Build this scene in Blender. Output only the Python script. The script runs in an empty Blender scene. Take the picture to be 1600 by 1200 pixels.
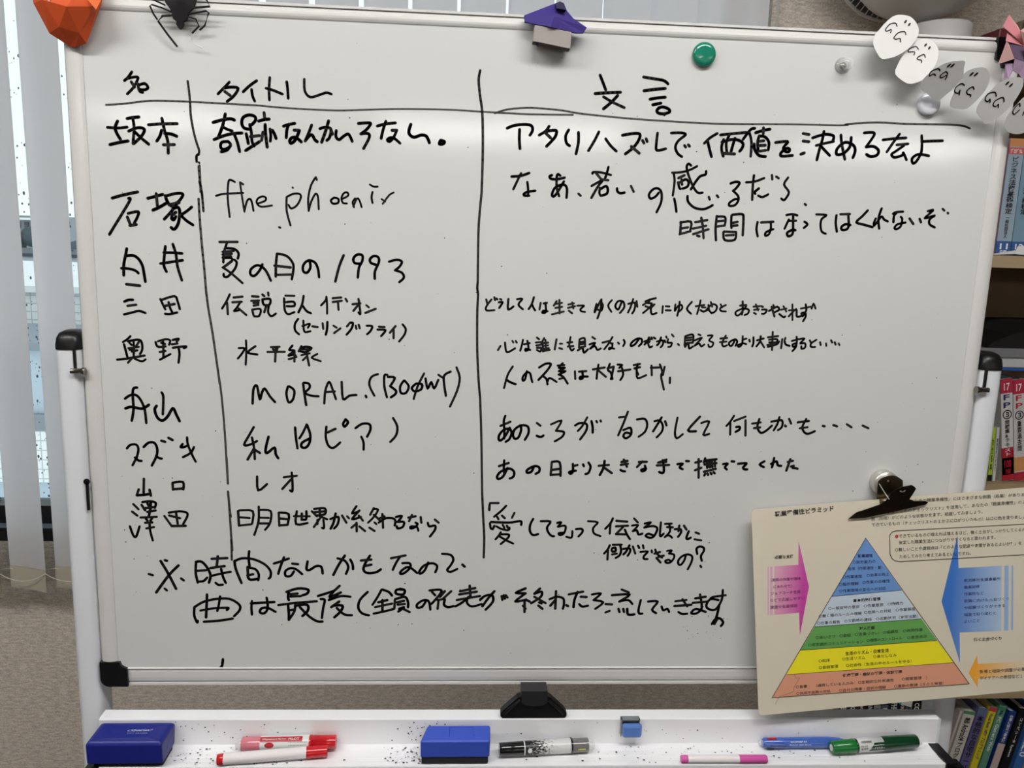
import bpy, bmesh, math, random
from mathutils import Vector, Matrix
random.seed(7)
C = bpy.context.scene.collection
sc = bpy.context.scene
R = math.radians

# ---------------------------------------------------------------- camera, sky, exposure
cam = bpy.data.cameras.new('camera'); camo = bpy.data.objects.new('camera', cam); C.objects.link(camo)
cam.sensor_width = 36.0; cam.lens = 1281.498 / 1600 * 36; cam.clip_start = .02; cam.clip_end = 500
_r = [[0.9978163, -0.0204501, -0.0628054], [-0.058152, 0.178919, -0.9821437], [0.031322, 0.9836513, 0.177339]]
camo.matrix_world = Matrix.Translation((-0.1150,-1.0901,1.5407)) @ Matrix(_r).to_4x4()
sc.camera = camo
sc.view_settings.view_transform = 'Standard'; sc.view_settings.look = 'None'
sc.view_settings.gamma = 1; sc.view_settings.use_curve_mapping = False
sc.view_settings.exposure = 0.0
LAMP = 29.5; LAMP_FAR = 21.0            # radiance of the ceiling tubes' diffusers
w = bpy.data.worlds.new('sky'); sc.world = w; w.use_nodes = True
bg = w.node_tree.nodes['Background']; bg.inputs[0].default_value = (.76, .90, .95, 1); bg.inputs[1].default_value = 1.3

# ---------------------------------------------------------------- materials
def lin(c): return tuple((x/255/12.92 if x/255 <= .04045 else ((x/255+.055)/1.055)**2.4) for x in c)
MATS = {}
def mat(name, rgb, rough=.5, metal=0, bump=0, bscale=400, spec=.5, coat=0, trans=0, var=0, vscale=8, ior=1.45, alpha=1, bstretch=None):
    if name in MATS: return MATS[name]
    m = bpy.data.materials.new(name); m.use_nodes = True; nt = m.node_tree; b = nt.nodes['Principled BSDF']
    col = lin(rgb) + (1,)
    b.inputs['Base Color'].default_value = col; b.inputs['Roughness'].default_value = rough
    b.inputs['Metallic'].default_value = metal; b.inputs['Specular IOR Level'].default_value = spec
    b.inputs['Coat Weight'].default_value = coat; b.inputs['Coat Roughness'].default_value = .06
    b.inputs['Transmission Weight'].default_value = trans; b.inputs['IOR'].default_value = ior
    b.inputs['Alpha'].default_value = alpha
    if bump or var:
        tc = nt.nodes.new('ShaderNodeTexCoord'); mp = nt.nodes.new('ShaderNodeMapping')
        nt.links.new(tc.outputs['Object'], mp.inputs[0])
        if bstretch: mp.inputs['Scale'].default_value = bstretch
    if bump:
        n = nt.nodes.new('ShaderNodeTexNoise'); n.inputs['Scale'].default_value = bscale; n.inputs['Detail'].default_value = 3
        nt.links.new(mp.outputs[0], n.inputs['Vector'])
        bp = nt.nodes.new('ShaderNodeBump'); bp.inputs['Strength'].default_value = bump; bp.inputs['Distance'].default_value = .001
        nt.links.new(n.outputs['Fac'], bp.inputs['Height']); nt.links.new(bp.outputs[0], b.inputs['Normal'])
    if var:
        n2 = nt.nodes.new('ShaderNodeTexNoise'); n2.inputs['Scale'].default_value = vscale; n2.inputs['Detail'].default_value = 4
        nt.links.new(mp.outputs[0], n2.inputs['Vector'])
        mx = nt.nodes.new('ShaderNodeMix'); mx.data_type = 'RGBA'
        mx.inputs[6].default_value = col; mx.inputs[7].default_value = tuple(x*(1-var) for x in col[:3])+(1,)
        nt.links.new(n2.outputs['Fac'], mx.inputs[0]); nt.links.new(mx.outputs[2], b.inputs['Base Color'])
    MATS[name] = m; return m
def emis(name, rgb, s):
    m = bpy.data.materials.new(name); m.use_nodes = True; nt = m.node_tree
    e = nt.nodes.new('ShaderNodeEmission'); e.inputs[0].default_value = rgb + (1,); e.inputs[1].default_value = s
    nt.links.new(e.outputs[0], nt.nodes['Material Output'].inputs[0]); MATS[name] = m; return m

board_m = mat('board_enamel', (208, 209, 206), rough=.085, bump=.012, bscale=700, var=.03, vscale=3)
frame_m = mat('frame_white', (208, 207, 204), rough=.16, bump=.012, bscale=120)
post_m = mat('post_white', (222, 224, 228), rough=.3, var=.04, vscale=6)
black_m = mat('black_plastic', (14, 14, 16), rough=.35)
ink_m = mat('board_ink', (20, 20, 20), rough=.4)
ink2_m = mat('board_ink_thin', (72, 72, 68), rough=.4)
ink3_m = mat('board_ink_mid', (45, 45, 42), rough=.4)
metal_m = mat('steel', (150, 145, 135), rough=.25, metal=1)
paper_m = mat('white_paper', (214, 213, 210), rough=.85)
def wallpaper(name, rgb):
    m = mat(name, rgb, rough=.9); nt = m.node_tree; b = nt.nodes['Principled BSDF']
    tc = nt.nodes.new('ShaderNodeTexCoord')
    def noise(scale, st, det=3):
        mp = nt.nodes.new('ShaderNodeMapping'); mp.inputs['Scale'].default_value = st
        nt.links.new(tc.outputs['Object'], mp.inputs[0])
        n = nt.nodes.new('ShaderNodeTexNoise'); n.inputs['Scale'].default_value = scale; n.inputs['Detail'].default_value = det
        nt.links.new(mp.outputs[0], n.inputs['Vector']); return n
    a = noise(300, (.8, 1, 1.4)); c = noise(110, (.5, 1, 1.8)); d = noise(5, (1, 1, 1))
    ad = nt.nodes.new('ShaderNodeMath'); ad.operation = 'ADD'; nt.links.new(a.outputs['Fac'], ad.inputs[0]); nt.links.new(c.outputs['Fac'], ad.inputs[1])
    mr = nt.nodes.new('ShaderNodeMapRange'); mr.inputs[1].default_value = .75; mr.inputs[2].default_value = 1.3
    nt.links.new(ad.outputs[0], mr.inputs[0])
    cr = nt.nodes.new('ShaderNodeMix'); cr.data_type = 'RGBA'
    k = lin(rgb); cr.inputs[6].default_value = tuple(x*.7 for x in k)+(1,); cr.inputs[7].default_value = tuple(min(1, x*1.32) for x in k)+(1,)
    nt.links.new(mr.outputs[0], cr.inputs[0]); nt.links.new(cr.outputs[2], b.inputs['Base Color'])
    bp = nt.nodes.new('ShaderNodeBump'); bp.inputs['Strength'].default_value = .6; bp.inputs['Distance'].default_value = .0015
    nt.links.new(ad.outputs[0], bp.inputs['Height']); nt.links.new(bp.outputs[0], b.inputs['Normal'])
    return m
wall_m = wallpaper('wallpaper', (216, 205, 192))
pale_m = mat('ceiling_white', (205, 203, 198), rough=.95, var=.05)
floor_m = mat('floor_carpet', (74, 72, 70), rough=.95, var=.3, vscale=60)

# ---------------------------------------------------------------- mesh helpers
class MB:
    def __init__(s): s.v = []; s.f = []; s.m = []; s.sm = []
    def add(s, vs, fs, mi=0, smooth=False):
        o = len(s.v); s.v += [tuple(v) for v in vs]
        for f in fs: s.f.append(tuple(i+o for i in f)); s.m.append(mi); s.sm.append(smooth)
        return s
    def box(s, a, b, mi=0, M=None):
        x0, y0, z0 = a; x1, y1, z1 = b
        vs = [Vector(p) for p in ((x0,y0,z0),(x1,y0,z0),(x1,y1,z0),(x0,y1,z0),(x0,y0,z1),(x1,y0,z1),(x1,y1,z1),(x0,y1,z1))]
        if M: vs = [M @ v for v in vs]
        return s.add(vs, [(0,3,2,1),(4,5,6,7),(0,1,5,4),(1,2,6,5),(2,3,7,6),(3,0,4,7)], mi)
    def rbox(s, a, b, r=.003, mi=0, M=None):
        # box with all its edges softened (three nested rounded rings, front to back)
        x0, y0, z0 = a; x1, y1, z1 = b
        def ring(i, y, n=3):
            o = []
            for cx, cz, a0 in ((x1-r, z0+r, -90), (x1-r, z1-r, 0), (x0+r, z1-r, 90), (x0+r, z0+r, 180)):
                for k in range(n+1):
                    t = R(a0+90*k/n); o.append(Vector((cx+(r-i)*math.cos(t), y, cz+(r-i)*math.sin(t))))
            return o
        rs = [ring(r*.9, y0), ring(r*.35, y0+r*.25), ring(0, y0+r), ring(0, y1-r), ring(r*.35, y1-r*.25), ring(r*.9, y1)]
        n = len(rs[0]); vs = sum(rs, [])
        if M: vs = [M @ v for v in vs]
        fs = [(j*n+i, j*n+(i+1) % n, (j+1)*n+(i+1) % n, (j+1)*n+i) for j in range(len(rs)-1) for i in range(n)]
        fs += [tuple(range(n))[::-1], tuple(range((len(rs)-1)*n, len(rs)*n))]
        return s.add(vs, fs, mi, False)
    def prism(s, pts, y0, y1, mi=0, M=None):
        # outline in x,z pushed from y0 to y1
        n = len(pts); vs = [Vector((p[0], y0, p[1])) for p in pts] + [Vector((p[0], y1, p[1])) for p in pts]
        if M: vs = [M @ v for v in vs]
        return s.add(vs, [tuple(range(n)), tuple(range(2*n-1, n-1, -1))] + [(i, i+n, (i+1) % n+n, (i+1) % n) for i in range(n)], mi)
    def extx(s, prof, x0, x1, mi=0, smooth=False):
        # profile in y,z pushed from x0 to x1
        n = len(prof); vs = [(x0, p[0], p[1]) for p in prof] + [(x1, p[0], p[1]) for p in prof]
        s.add(vs, [(i, (i+1) % n, (i+1) % n+n, i+n) for i in range(n)], mi, smooth)
        return s.add(vs, [tuple(range(n))[::-1], tuple(range(n, 2*n))], mi)
    def extz(s, prof, z0, z1, mi=0, smooth=False, top=1.0):
        n = len(prof); cx = sum(p[0] for p in prof)/n; cy = sum(p[1] for p in prof)/n
        vs = [(p[0], p[1], z0) for p in prof] + [(cx+(p[0]-cx)*top, cy+(p[1]-cy)*top, z1) for p in prof]
        s.add(vs, [(i, (i+1) % n, (i+1) % n+n, i+n) for i in range(n)], mi, smooth)
        return s.add(vs, [tuple(range(n))[::-1], tuple(range(n, 2*n))], mi)
    def lathe(s, prof, M, n=24, mi=0, smooth=True):
        # prof: (distance along local x, radius)
        vs = []
        for t, r in prof:
            for k in range(n):
                a = 2*math.pi*k/n; vs.append(M @ Vector((t, r*math.cos(a), r*math.sin(a))))
        fs = [(j*n+k, j*n+(k+1) % n, (j+1)*n+(k+1) % n, (j+1)*n+k) for j in range(len(prof)-1) for k in range(n)]
        s.add(vs, fs, mi, smooth)
        if prof[0][1] > 1e-5: s.add(vs[:n], [tuple(range(n))[::-1]], mi)
        if prof[-1][1] > 1e-5: s.add(vs[-n:], [tuple(range(n))], mi)
        return s
    def tube(s, pts, r, n=8, mi=0):
        pts = [Vector(p) for p in pts]; rr = r if isinstance(r, (list, tuple)) else [r]*len(pts); vs = []
        for i, p in enumerate(pts):
            d = (pts[min(i+1, len(pts)-1)]-pts[max(i-1, 0)]).normalized()
            u = d.cross(Vector((0, 0, 1)) if abs(d.z) < .9 else Vector((1, 0, 0))).normalized(); v = d.cross(u)
            for k in range(n):
                a = 2*math.pi*k/n; vs.append(p+(u*math.cos(a)+v*math.sin(a))*rr[i])
        fs = [(j*n+k, j*n+(k+1) % n, (j+1)*n+(k+1) % n, (j+1)*n+k) for j in range(len(pts)-1) for k in range(n)]
        s.add(vs, fs, mi, True); s.add(vs[:n], [tuple(range(n))], mi); return s.add(vs[-n:], [tuple(range(n))[::-1]], mi)
    def ball(s, c, r, n=8, m=6, mi=0, sc3=(1, 1, 1)):
        vs = []
        for j in range(m+1):
            t = math.pi*j/m
            for k in range(n):
                a = 2*math.pi*k/n; vs.append((c[0]+r*sc3[0]*math.sin(t)*math.cos(a), c[1]+r*sc3[1]*math.sin(t)*math.sin(a), c[2]+r*sc3[2]*math.cos(t)))
        return s.add(vs, [(j*n+k, (j+1)*n+k, (j+1)*n+(k+1) % n, j*n+(k+1) % n) for j in range(m) for k in range(n)], mi, True)
    def ribbon(s, pts, w, P, smoothn=3, mi=0, cap=True):
        # a pen stroke: a flat ribbon of width w with round ends along 2-D points; P maps 2-D to the surface
        pts = [Vector(p) for p in pts]
        if len(pts) > 2:
            q = []
            for i in range(len(pts)-1):
                p0 = pts[max(i-1, 0)]; p1 = pts[i]; p2 = pts[i+1]; p3 = pts[min(i+2, len(pts)-1)]
                for k in range(smoothn):
                    t = k/smoothn
                    c = .5*((2*p1)+(-p0+p2)*t+(2*p0-5*p1+4*p2-p3)*t*t+(-p0+3*p1-3*p2+p3)*t**3); q.append(c)
            q.append(pts[-1]); pts = q
        h = w/2
        # quads per segment with a small disc at each joint keeps sharp turns clean
        for i in range(len(pts)-1):
            d = pts[i+1]-pts[i]
            if d.length < 1e-7: continue
            d.normalize(); nn = Vector((-d.y, d.x))*h
            s.add([P(pts[i]-nn), P(pts[i+1]-nn), P(pts[i+1]+nn), P(pts[i]+nn)], [(0, 1, 2, 3)], mi)
        for i, p in enumerate(pts):
            n = 8; s.add([P(p+Vector((math.cos(2*math.pi*k/n), math.sin(2*math.pi*k/n)))*h) for k in range(n)], [tuple(range(n))], mi)
        return s
    def build(s, name, mats, parent=None, kind=None, label=None):
        me = bpy.data.meshes.new(name); me.from_pydata(s.v, [], s.f)
        if not isinstance(mats, (list, tuple)): mats = [mats]
        for m in mats: me.materials.append(m)
        me.polygons.foreach_set('material_index', s.m); me.polygons.foreach_set('use_smooth', s.sm); me.update()
        o = bpy.data.objects.new(name, me); C.objects.link(o)
        if parent:
            o.parent = parent
            if parent.type == 'EMPTY': o.matrix_parent_inverse = parent['_w'].copy() if False else Matrix(parent.matrix_basis).inverted()
        if kind: o['kind'] = kind
        if label: o['label'] = label
        return o
def thing(name, label, cat, loc=(0, 0, 0), group=None):
    o = bpy.data.objects.new(name, None); C.objects.link(o); o.location = loc; o.empty_display_size = .02
    o['label'] = label; o['category'] = cat
    if group: o['group'] = group
    return o
def tag(o, label, cat, group=None):
    o['label'] = label; o['category'] = cat
    if group: o['group'] = group
    return o
def frame(o, x, y=None):
    # matrix whose local x runs along `x`, local z roughly up
    x = Vector(x).normalized(); up = Vector((0, 0, 1)); y_ = up.cross(x).normalized(); z = x.cross(y_)
    return Matrix.Translation(o) @ Matrix((x, y_, z)).transposed().to_4x4()
_cache = {}
def glyphs(body, bold=0, line=1.0):
    # outlines of a piece of lettering as 2-D triangles, in units of its size
    key = (body, bold, line)
    if key in _cache: return _cache[key]
    cu = bpy.data.curves.new('t', 'FONT'); cu.body = body; cu.size = 1; cu.resolution_u = 2; cu.offset = .018 if bold else 0; cu.space_line = line
    ob = bpy.data.objects.new('t', cu); C.objects.link(ob)
    me = bpy.data.meshes.new_from_object(ob)
    vs = [(v.co.x, v.co.y) for v in me.vertices]; fs = [tuple(p.vertices) for p in me.polygons]
    bpy.data.objects.remove(ob); bpy.data.curves.remove(cu); bpy.data.meshes.remove(me)
    xs = [v[0] for v in vs] or [0, 1]; ys = [v[1] for v in vs] or [0, 1]
    _cache[key] = (vs, fs, min(xs), max(xs), min(ys), max(ys)); return _cache[key]
def letter(mb, body, x0, x1, y0, y1, P, bold=0, mi=0, rot=False, line=1.0, shear=0):
    # fit lettering into the rectangle x0..x1, y0..y1 of a surface; P maps 2-D to 3-D
    vs, fs, a, b, c, d = glyphs(body, bold, line); out = []
    for x, y in vs:
        u = (x-a)/max(b-a, 1e-6); v = (y-c)/max(d-c, 1e-6)
        if rot: u, v = v, 1-u
        out.append(P(Vector((x0+(x1-x0)*u, y0+(y1-y0)*v+shear*u))))
    mb.add(out, fs, mi)

# ---------------------------------------------------------------- the room
WY = .80                     # inner face of the window wall
RX0, RX1, RY0, ZC = -5.0, 6.2, -9.6, 2.60
WX0, WX1, WZ0, WZ1 = -2.6, (0.5538,0.8000,2.0433)[0], (-1.1252,0.8000,0.8004)[2], 2.36
MB().box((RX0, RY0, -.1), (RX1, WY+.2, 0)).build('floor', floor_m, kind='structure')
MB().box((RX0, RY0, ZC), (RX1, WY+.2, ZC+.1)).build('ceiling', pale_m, kind='structure')
wb = MB()
wb.box((RX0, WY, 0), (WX0, WY+.2, ZC)).box((WX1, WY, 0), (RX1, WY+.2, ZC)).box((WX0, WY, 0), (WX1, WY+.2, WZ0)).box((WX0, WY, WZ1), (WX1, WY+.2, ZC))
wb.build('wall_window', wall_m, kind='structure')
MB().box((RX0-.1, RY0, 0), (RX0, WY+.2, ZC)).build('wall_left', wall_m, kind='structure')
MB().box((RX1, RY0, 0), (RX1+.1, WY+.2, ZC)).build('wall_right', wall_m, kind='structure')
MB().box((RX0, RY0-.1, 0), (RX1, RY0, ZC)).build('wall_far', wall_m, kind='structure')
MB().box((RX0, WY-.012, 0), (RX1, WY, .07)).build('baseboard_window', mat('baseboard_vinyl', (90, 82, 74), rough=.6), kind='structure')

# window: black sashes, a light rail between them, glass with rain on it
win = bpy.data.objects.new('window_1', None); C.objects.link(win); win['kind'] = 'structure'
GY = .88
z1 = (-1.1402,0.8400,0.8745)[2]; z2 = (-1.1383,0.8300,0.8303)[2]; z3 = (-1.1248,0.8030,0.8277)[2]
sash_m = mat('black_sash', (16, 16, 18), rough=.4)
MB().box((WX0, .803, WZ0), (WX1, .90, z3)).build('outer_frame', sash_m, win)
MB().box((WX0, .815, z3), (WX1, .90, z2)).build('rail', mat('aluminium_rail', (170, 185, 200), rough=.4, metal=.3), win)
MB().box((WX0, .84, z2), (WX1, .90, z1)).build('sash_bottom', sash_m, win)
MB().box((WX0, .85, WZ1-.05), (WX1, .90, WZ1)).build('sash_top', sash_m, win)
for x in (WX0, -1.35, WX1-.04): MB().box((x, .852, z1), (x+.04, .898, WZ1-.05)).build('sash_stile', sash_m, win)
glass_m = mat('glass', (250, 253, 253), rough=0, trans=1, ior=1.45)
nt = glass_m.node_tree
tr = nt.nodes.new('ShaderNodeBsdfTransparent'); gl = nt.nodes.new('ShaderNodeBsdfGlossy'); gl.inputs['Roughness'].default_value = 0
fr = nt.nodes.new('ShaderNodeFresnel'); fr.inputs[0].default_value = 1.45; mx = nt.nodes.new('ShaderNodeMixShader')
nt.links.new(fr.outputs[0], mx.inputs[0]); nt.links.new(tr.outputs[0], mx.inputs[1]); nt.links.new(gl.outputs[0], mx.inputs[2])
nt.links.new(mx.outputs[0], nt.nodes['Material Output'].inputs[0])
for a, b in ((WX0+.04, -1.35), (-1.31, WX1-.04)): MB().box((a, GY-.002, z1), (b, GY+.002, WZ1-.05)).build('pane', glass_m, win)
dr = MB()
for i in range(1500):
    x = random.uniform(-1.25, -.80); z = random.uniform(z1, 2.0)**1.0; r = random.choice((.0008, .0011, .0016, .0024))*random.uniform(.8, 1.2)
    if random.random() < .35: z = z1+(z-z1)*.45
    dr.ball((x, GY+.0026, z), r, 6, 4, sc3=(1, .4, random.uniform(1, 1.7)))
dr.build('raindrops', mat('rainwater', (120, 130, 135), rough=.02, trans=.6, ior=1.33), win, kind='stuff')

# ---------------------------------------------------------------- outside, seen between the vanes
out_m = {k: mat('outside_'+k, c, rough=.8, var=.12, vscale=.5) for k, c in dict(grey=(140, 148, 154), dark=(70, 78, 84), white=(238, 240, 238), blue=(188, 202, 212), tile=(232, 236, 230), joint=(150, 155, 152)).items()}
def far(u0, v0, u1, v1, y, P): return P
bld = thing('apartment_building', 'distant grey apartment slab seen between the left blind vanes', 'building', ((-29.9099,60.0000,-0.8992)[0], 60, (-29.9099,60.0000,-0.8992)[2]-20))
a = (-31.9956,60.0000,1.8992); b = (-29.1178,60.0000,-0.9660)
MB().box((a[0]-1, 60, b[2]-20), (b[0], 68, a[2])).build('wall', out_m['grey'], bld)
for i in range(6):
    zz = a[2]-.9-i*1.05
    for k in range(5):
        xx = a[0]+.3+k*(b[0]-a[0])/5
        MB().box((xx, 59.9, zz), (xx+.5*(b[0]-a[0])/5, 60.02, zz+.45)).build('window', out_m['white' if i % 2 else 'dark'], bld)
for i in range(6):
    zz = a[2]-.15-i*1.05
    MB().box((a[0]-1, 59.4, zz-.16), (b[0], 60, zz)).build('balcony', out_m['white'], bld)
# tree mass
tr_ = MB()
rr = random.Random(3)
p = (-22.5031,48.0000,0.5329)
for i in range(60):
    tr_.ball((p[0]+rr.uniform(-6, 3.2), 48+rr.uniform(-1, 1), p[2]+rr.uniform(-9, .9)), rr.uniform(.5, 1.0), 7, 5)
tag(tr_.build('tree_clump', mat('far_leaves', (78, 92, 98), rough=.9, var=.4, vscale=3)), 'dark grey-green clump of trees beyond the white rooftop, left gaps of the blind', 'trees')['kind'] = 'stuff'
def slab_building(label, y, u0, v0, v1, colr, roofc, rows, deep=6):
    a = rayA[label][0]; b = rayA[label][1]
    t = thing('building', label, 'building', ((a[0]+b[0])/2, y, b[2]-14))
    MB().box((a[0]-8, y, b[2]-14), (b[0]+6, y+(2.4 if y == 12 else deep), a[2])).build('wall', out_m[colr], t)
    MB().box((a[0]-8.2, y-.15, a[2]), (b[0]+6.2, y+(2.4 if y == 12 else deep), a[2]+.12)).build('parapet', out_m[roofc], t)
    for (zf, h, n, cc) in rows:
        for k in range(n):
            x = a[0]-6+k*(b[0]-a[0]+12)/n
            MB().box((x, y-.06, a[2]-zf-h), (x+(b[0]-a[0]+12)/n*.62, y+.02, a[2]-zf)).build('window', out_m[cc], t)
    return t
rayA = {'white low building with dark window openings behind the blind gaps': ((-16.4480,30.0000,0.2640), (-14.0800,30.0000,-0.4060)),
        'pale bluish roof building below the white one': ((-12.2834,22.0000,0.0781), (-10.5106,22.0000,-0.3042)),
        'white tiled building nearest the window, below the bluish roof': ((-8.6168,15.0000,0.2206), (-7.3658,15.0000,-0.8486)),
        'grey-blue terrace block at the foot of the view': ((-7.0980,12.0000,-0.4284), (-6.1667,12.0000,-2.9671))}
slab_building('white low building with dark window openings behind the blind gaps', 30, 0, 0, 0, 'white', 'dark', [(.18, .35, 9, 'dark')])
slab_building('pale bluish roof building below the white one', 22, 0, 0, 0, 'blue', 'white', [])
# the tiled wall: tiles too far away to tell apart, a material takes over
def tiled(name):
    m = mat(name, (218, 222, 216), rough=.6); nt = m.node_tree; b = nt.nodes['Principled BSDF']
    tc = nt.nodes.new('ShaderNodeTexCoord'); mp = nt.nodes.new('ShaderNodeMapping'); mp.inputs['Rotation'].default_value = (R(90), 0, 0)
    br = nt.nodes.new('ShaderNodeTexBrick'); br.offset = 0; br.inputs['Scale'].default_value = 3.2; br.inputs['Brick Width'].default_value = .5
    br.inputs['Row Height'].default_value = .5; br.inputs['Mortar Size'].default_value = .03
    br.inputs['Color1'].default_value = (.82, .85, .81, 1); br.inputs['Color2'].default_value = (.86, .88, .85, 1); br.inputs['Mortar'].default_value = (.50, .52, .52, 1)
    nt.links.new(tc.outputs['Object'], mp.inputs[0]); nt.links.new(mp.outputs[0], br.inputs[0]); nt.links.new(br.outputs[0], b.inputs['Base Color']); return m
out_m['tile'] = tiled('outside_tile')
slab_building('white tiled building nearest the window, below the bluish roof', 15, 0, 0, 0, 'tile', 'white', [])
gb = slab_building('grey-blue terrace block at the foot of the view', 12, 0, 0, 0, 'blue', 'grey', [])
q0 = (-7.1738,12.0000,-1.4491); q1 = (-6.0918,12.0000,-1.7103); q2 = (-6.1423,12.0000,-2.5578)
MB().box((q0[0]-6, 11.9, q1[2]), (q0[0]+9, 12, q0[2])).build('ledge', out_m['grey'], gb)
MB().box((q0[0]-6, 11.92, q2[2]), (q0[0]+9, 12, q1[2])).build('tile_band', out_m['tile'], gb)

# ---------------------------------------------------------------- vertical blind
vane_m = mat('blind_vane', (232, 230, 230), rough=.75)
nt = vane_m.node_tree; pb = nt.nodes['Principled BSDF']
tl = nt.nodes.new('ShaderNodeBsdfTranslucent'); tl.inputs[0].default_value = (.78, .80, .84, 1)
mx = nt.nodes.new('ShaderNodeMixShader'); mx.inputs[0].default_value = .38
nt.links.new(pb.outputs[0], mx.inputs[1]); nt.links.new(tl.outputs[0], mx.inputs[2]); nt.links.new(mx.outputs[0], nt.nodes['Material Output'].inputs[0])
pocket_m = mat('vane_pocket', (190, 184, 164), rough=.8)
VY = .7225; VB = (-1.0568,0.7080,0.7148)[2]; VS = VB+.052; VT = 2.40
blind = thing('vertical_blind', 'white vertical blind with wide vanes hanging in front of the window', 'blind', (-.9, VY, VB))
MB().box((WX0-.05, VY-.03, VT+.012), (WX1+.03, VY+.03, VT+.05)).build('head_rail', frame_m, blind)
ang = R(18); vw = .0983
cx = [-.984+.1*k for k in range(-14, 15)]+[.468]
base_v = None
def vane_mesh(mb, z0, z1, off=0):
    n = 6; vs = []
    for z in (z0, z1):
        for i in range(n+1):
            t = -.5+i/n; bulge = .004*(1-4*t*t)
            x = t*vw*math.cos(ang)+bulge*math.sin(ang); y = -t*vw*math.sin(ang)+bulge*math.cos(ang)
            vs.append((x+off*math.sin(ang), y+off*math.cos(ang), z))
    mb.add(vs, [(i, i+1, n+2+i, n+1+i) for i in range(n)], 0, True)
m1 = MB(); vane_mesh(m1, VS, VT)
m2 = MB(); vane_mesh(m2, VB, VS, -.0012); vane_mesh(m2, VB, VS, .0012); vane_mesh(m2, VB+.0005, VB+.0005)
m3 = MB(); m3.box((-vw/2*.94, -.002, VT), (vw/2*.94, .002, VT+.012), 0, Matrix.Rotation(-ang, 4, 'Z'))
def inst(name, src, parent, loc):
    o = bpy.data.objects.new(name, src); C.objects.link(o); o.parent = parent
    o.matrix_parent_inverse = Matrix(parent.matrix_basis).inverted() if parent.type == 'EMPTY' else Matrix.Identity(4)
    o.location = loc; return o
proto = []
for mb, nm, mt in ((m1, 'vane', vane_m), (m2, 'weight_pocket', pocket_m), (m3, 'carrier', black_m)):
    me = bpy.data.meshes.new(nm); me.from_pydata(mb.v, [], mb.f); me.materials.append(mt)
    me.polygons.foreach_set('use_smooth', mb.sm); proto.append(me)
for x in cx:
    v = inst('vane', proto[0], blind, (x, VY, 0))
    for me, nm in ((proto[1], 'weight_pocket'), (proto[2], 'carrier')):
        o = bpy.data.objects.new(nm, me); C.objects.link(o); o.parent = v
cord_m = mat('blind_cord', (225, 222, 212), rough=.5)
c_ = MB()
for i in range(len(cx)-1):
    for sgn, dip in ((1, .018), (-1, .004)):
        x0, x1 = cx[i], cx[i+1]; s_ = sgn*vw/2
        p0 = Vector((x0+s_*math.cos(ang), VY-s_*math.sin(ang)-.002, VS-.006)); p1 = Vector((x1+s_*math.cos(ang), VY-s_*math.sin(ang)-.002, VS-.006))
        c_.tube([p0.lerp(p1, t/6)-Vector((0, 0, dip*4*(t/6)*(1-t/6))) for t in range(7)], .0009, 5)
c_.build('link_cord', cord_m, blind)
ch = MB(); bx_ = (0.5415,0.7300,2.0253)
for s_ in (-.003, .0035):
    for i in range(150): ch.ball((bx_[0]+s_, .73+s_, 1.84+i*.0042), .0019, 6, 4)
ch.build('bead_chain', mat('chain_beads', (205, 202, 192), rough=.3), blind, kind='stuff')

# ---------------------------------------------------------------- ceiling lamps (long twin-tube fittings across the room)
tube_m = emis('lamp_diffuser', (1.0, .985, .965), LAMP); tube2_m = emis('lamp_diffuser_far', (1.0, .985, .965), LAMP_FAR)
for yy, row in ((-.95, ((-1.25, .62), (.35, .62))), (-7.1, ((-3.0, .62), (.25, 1.2), (4.3, .9))), (-7.8, ((-3.0, .62), (.25, 1.2), (4.3, .9)))):
    for xx, hl in row:
        nm = {(-.95): 'nearest the window wall', (-7.1): 'in the second row', (-7.8): 'in the last row'}[yy]
        t = thing('ceiling_lamp', 'long white ceiling lamp %s, %s' % (nm, 'left side' if xx < 0 else 'right side' if hl != 1.2 else 'middle'), 'lamp', (xx, yy, ZC-.06), 'ceiling lamps')
        MB().box((xx-hl-.02, yy-.10, ZC-.03), (xx+hl+.02, yy+.10, ZC)).build('housing', pale_m, t)
        MB().box((xx-hl, yy-.09, ZC-.065), (xx+hl, yy+.09, ZC-.0305)).build('diffuser', tube_m if yy > -2 else tube2_m, t)

# ---------------------------------------------------------------- whiteboard on its stand
L_, R_, B_, T_ = -.61, .61, .90, 1.815
wbd = thing('whiteboard', 'large white mobile whiteboard covered in black handwriting, between two white posts', 'whiteboard', (0, .05, 0))
MB().box((L_+.024, .003, B_+.024), (R_-.024, .018, T_-.018)).build('panel', board_m, wbd)
def railprof(z0, z1, flip=1):
    # rounded front, seen in y,z
    o = []; n = 8
    for i in range(n+1):
        t = i/n; z = z0+(z1-z0)*t; o.append((.0085*(1-math.sin(math.pi*t)**.6), z))
    return o+[(.030, z1), (.030, z0)]
cl = .037
MB().extx(railprof(T_-.0225, T_-.003)+[], L_+cl, R_-cl, smooth=False).extx([(.004, T_-.003), (.004, T_), (.03, T_), (.03, T_-.003)], L_+cl, R_-cl).build('frame_top', frame_m, wbd)
MB().extx([(.002, B_+.0275), (.0005, B_+.0264), (.0025, B_+.0248), (.0020, B_+.020), (.0022, B_+.012), (.0032, B_+.0065), (.006, B_+.0045), (.003, B_+.0038), (.003, B_), (.03, B_), (.03, B_+.0275)], L_+cl, R_-cl).build('frame_bottom', frame_m, wbd)
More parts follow.
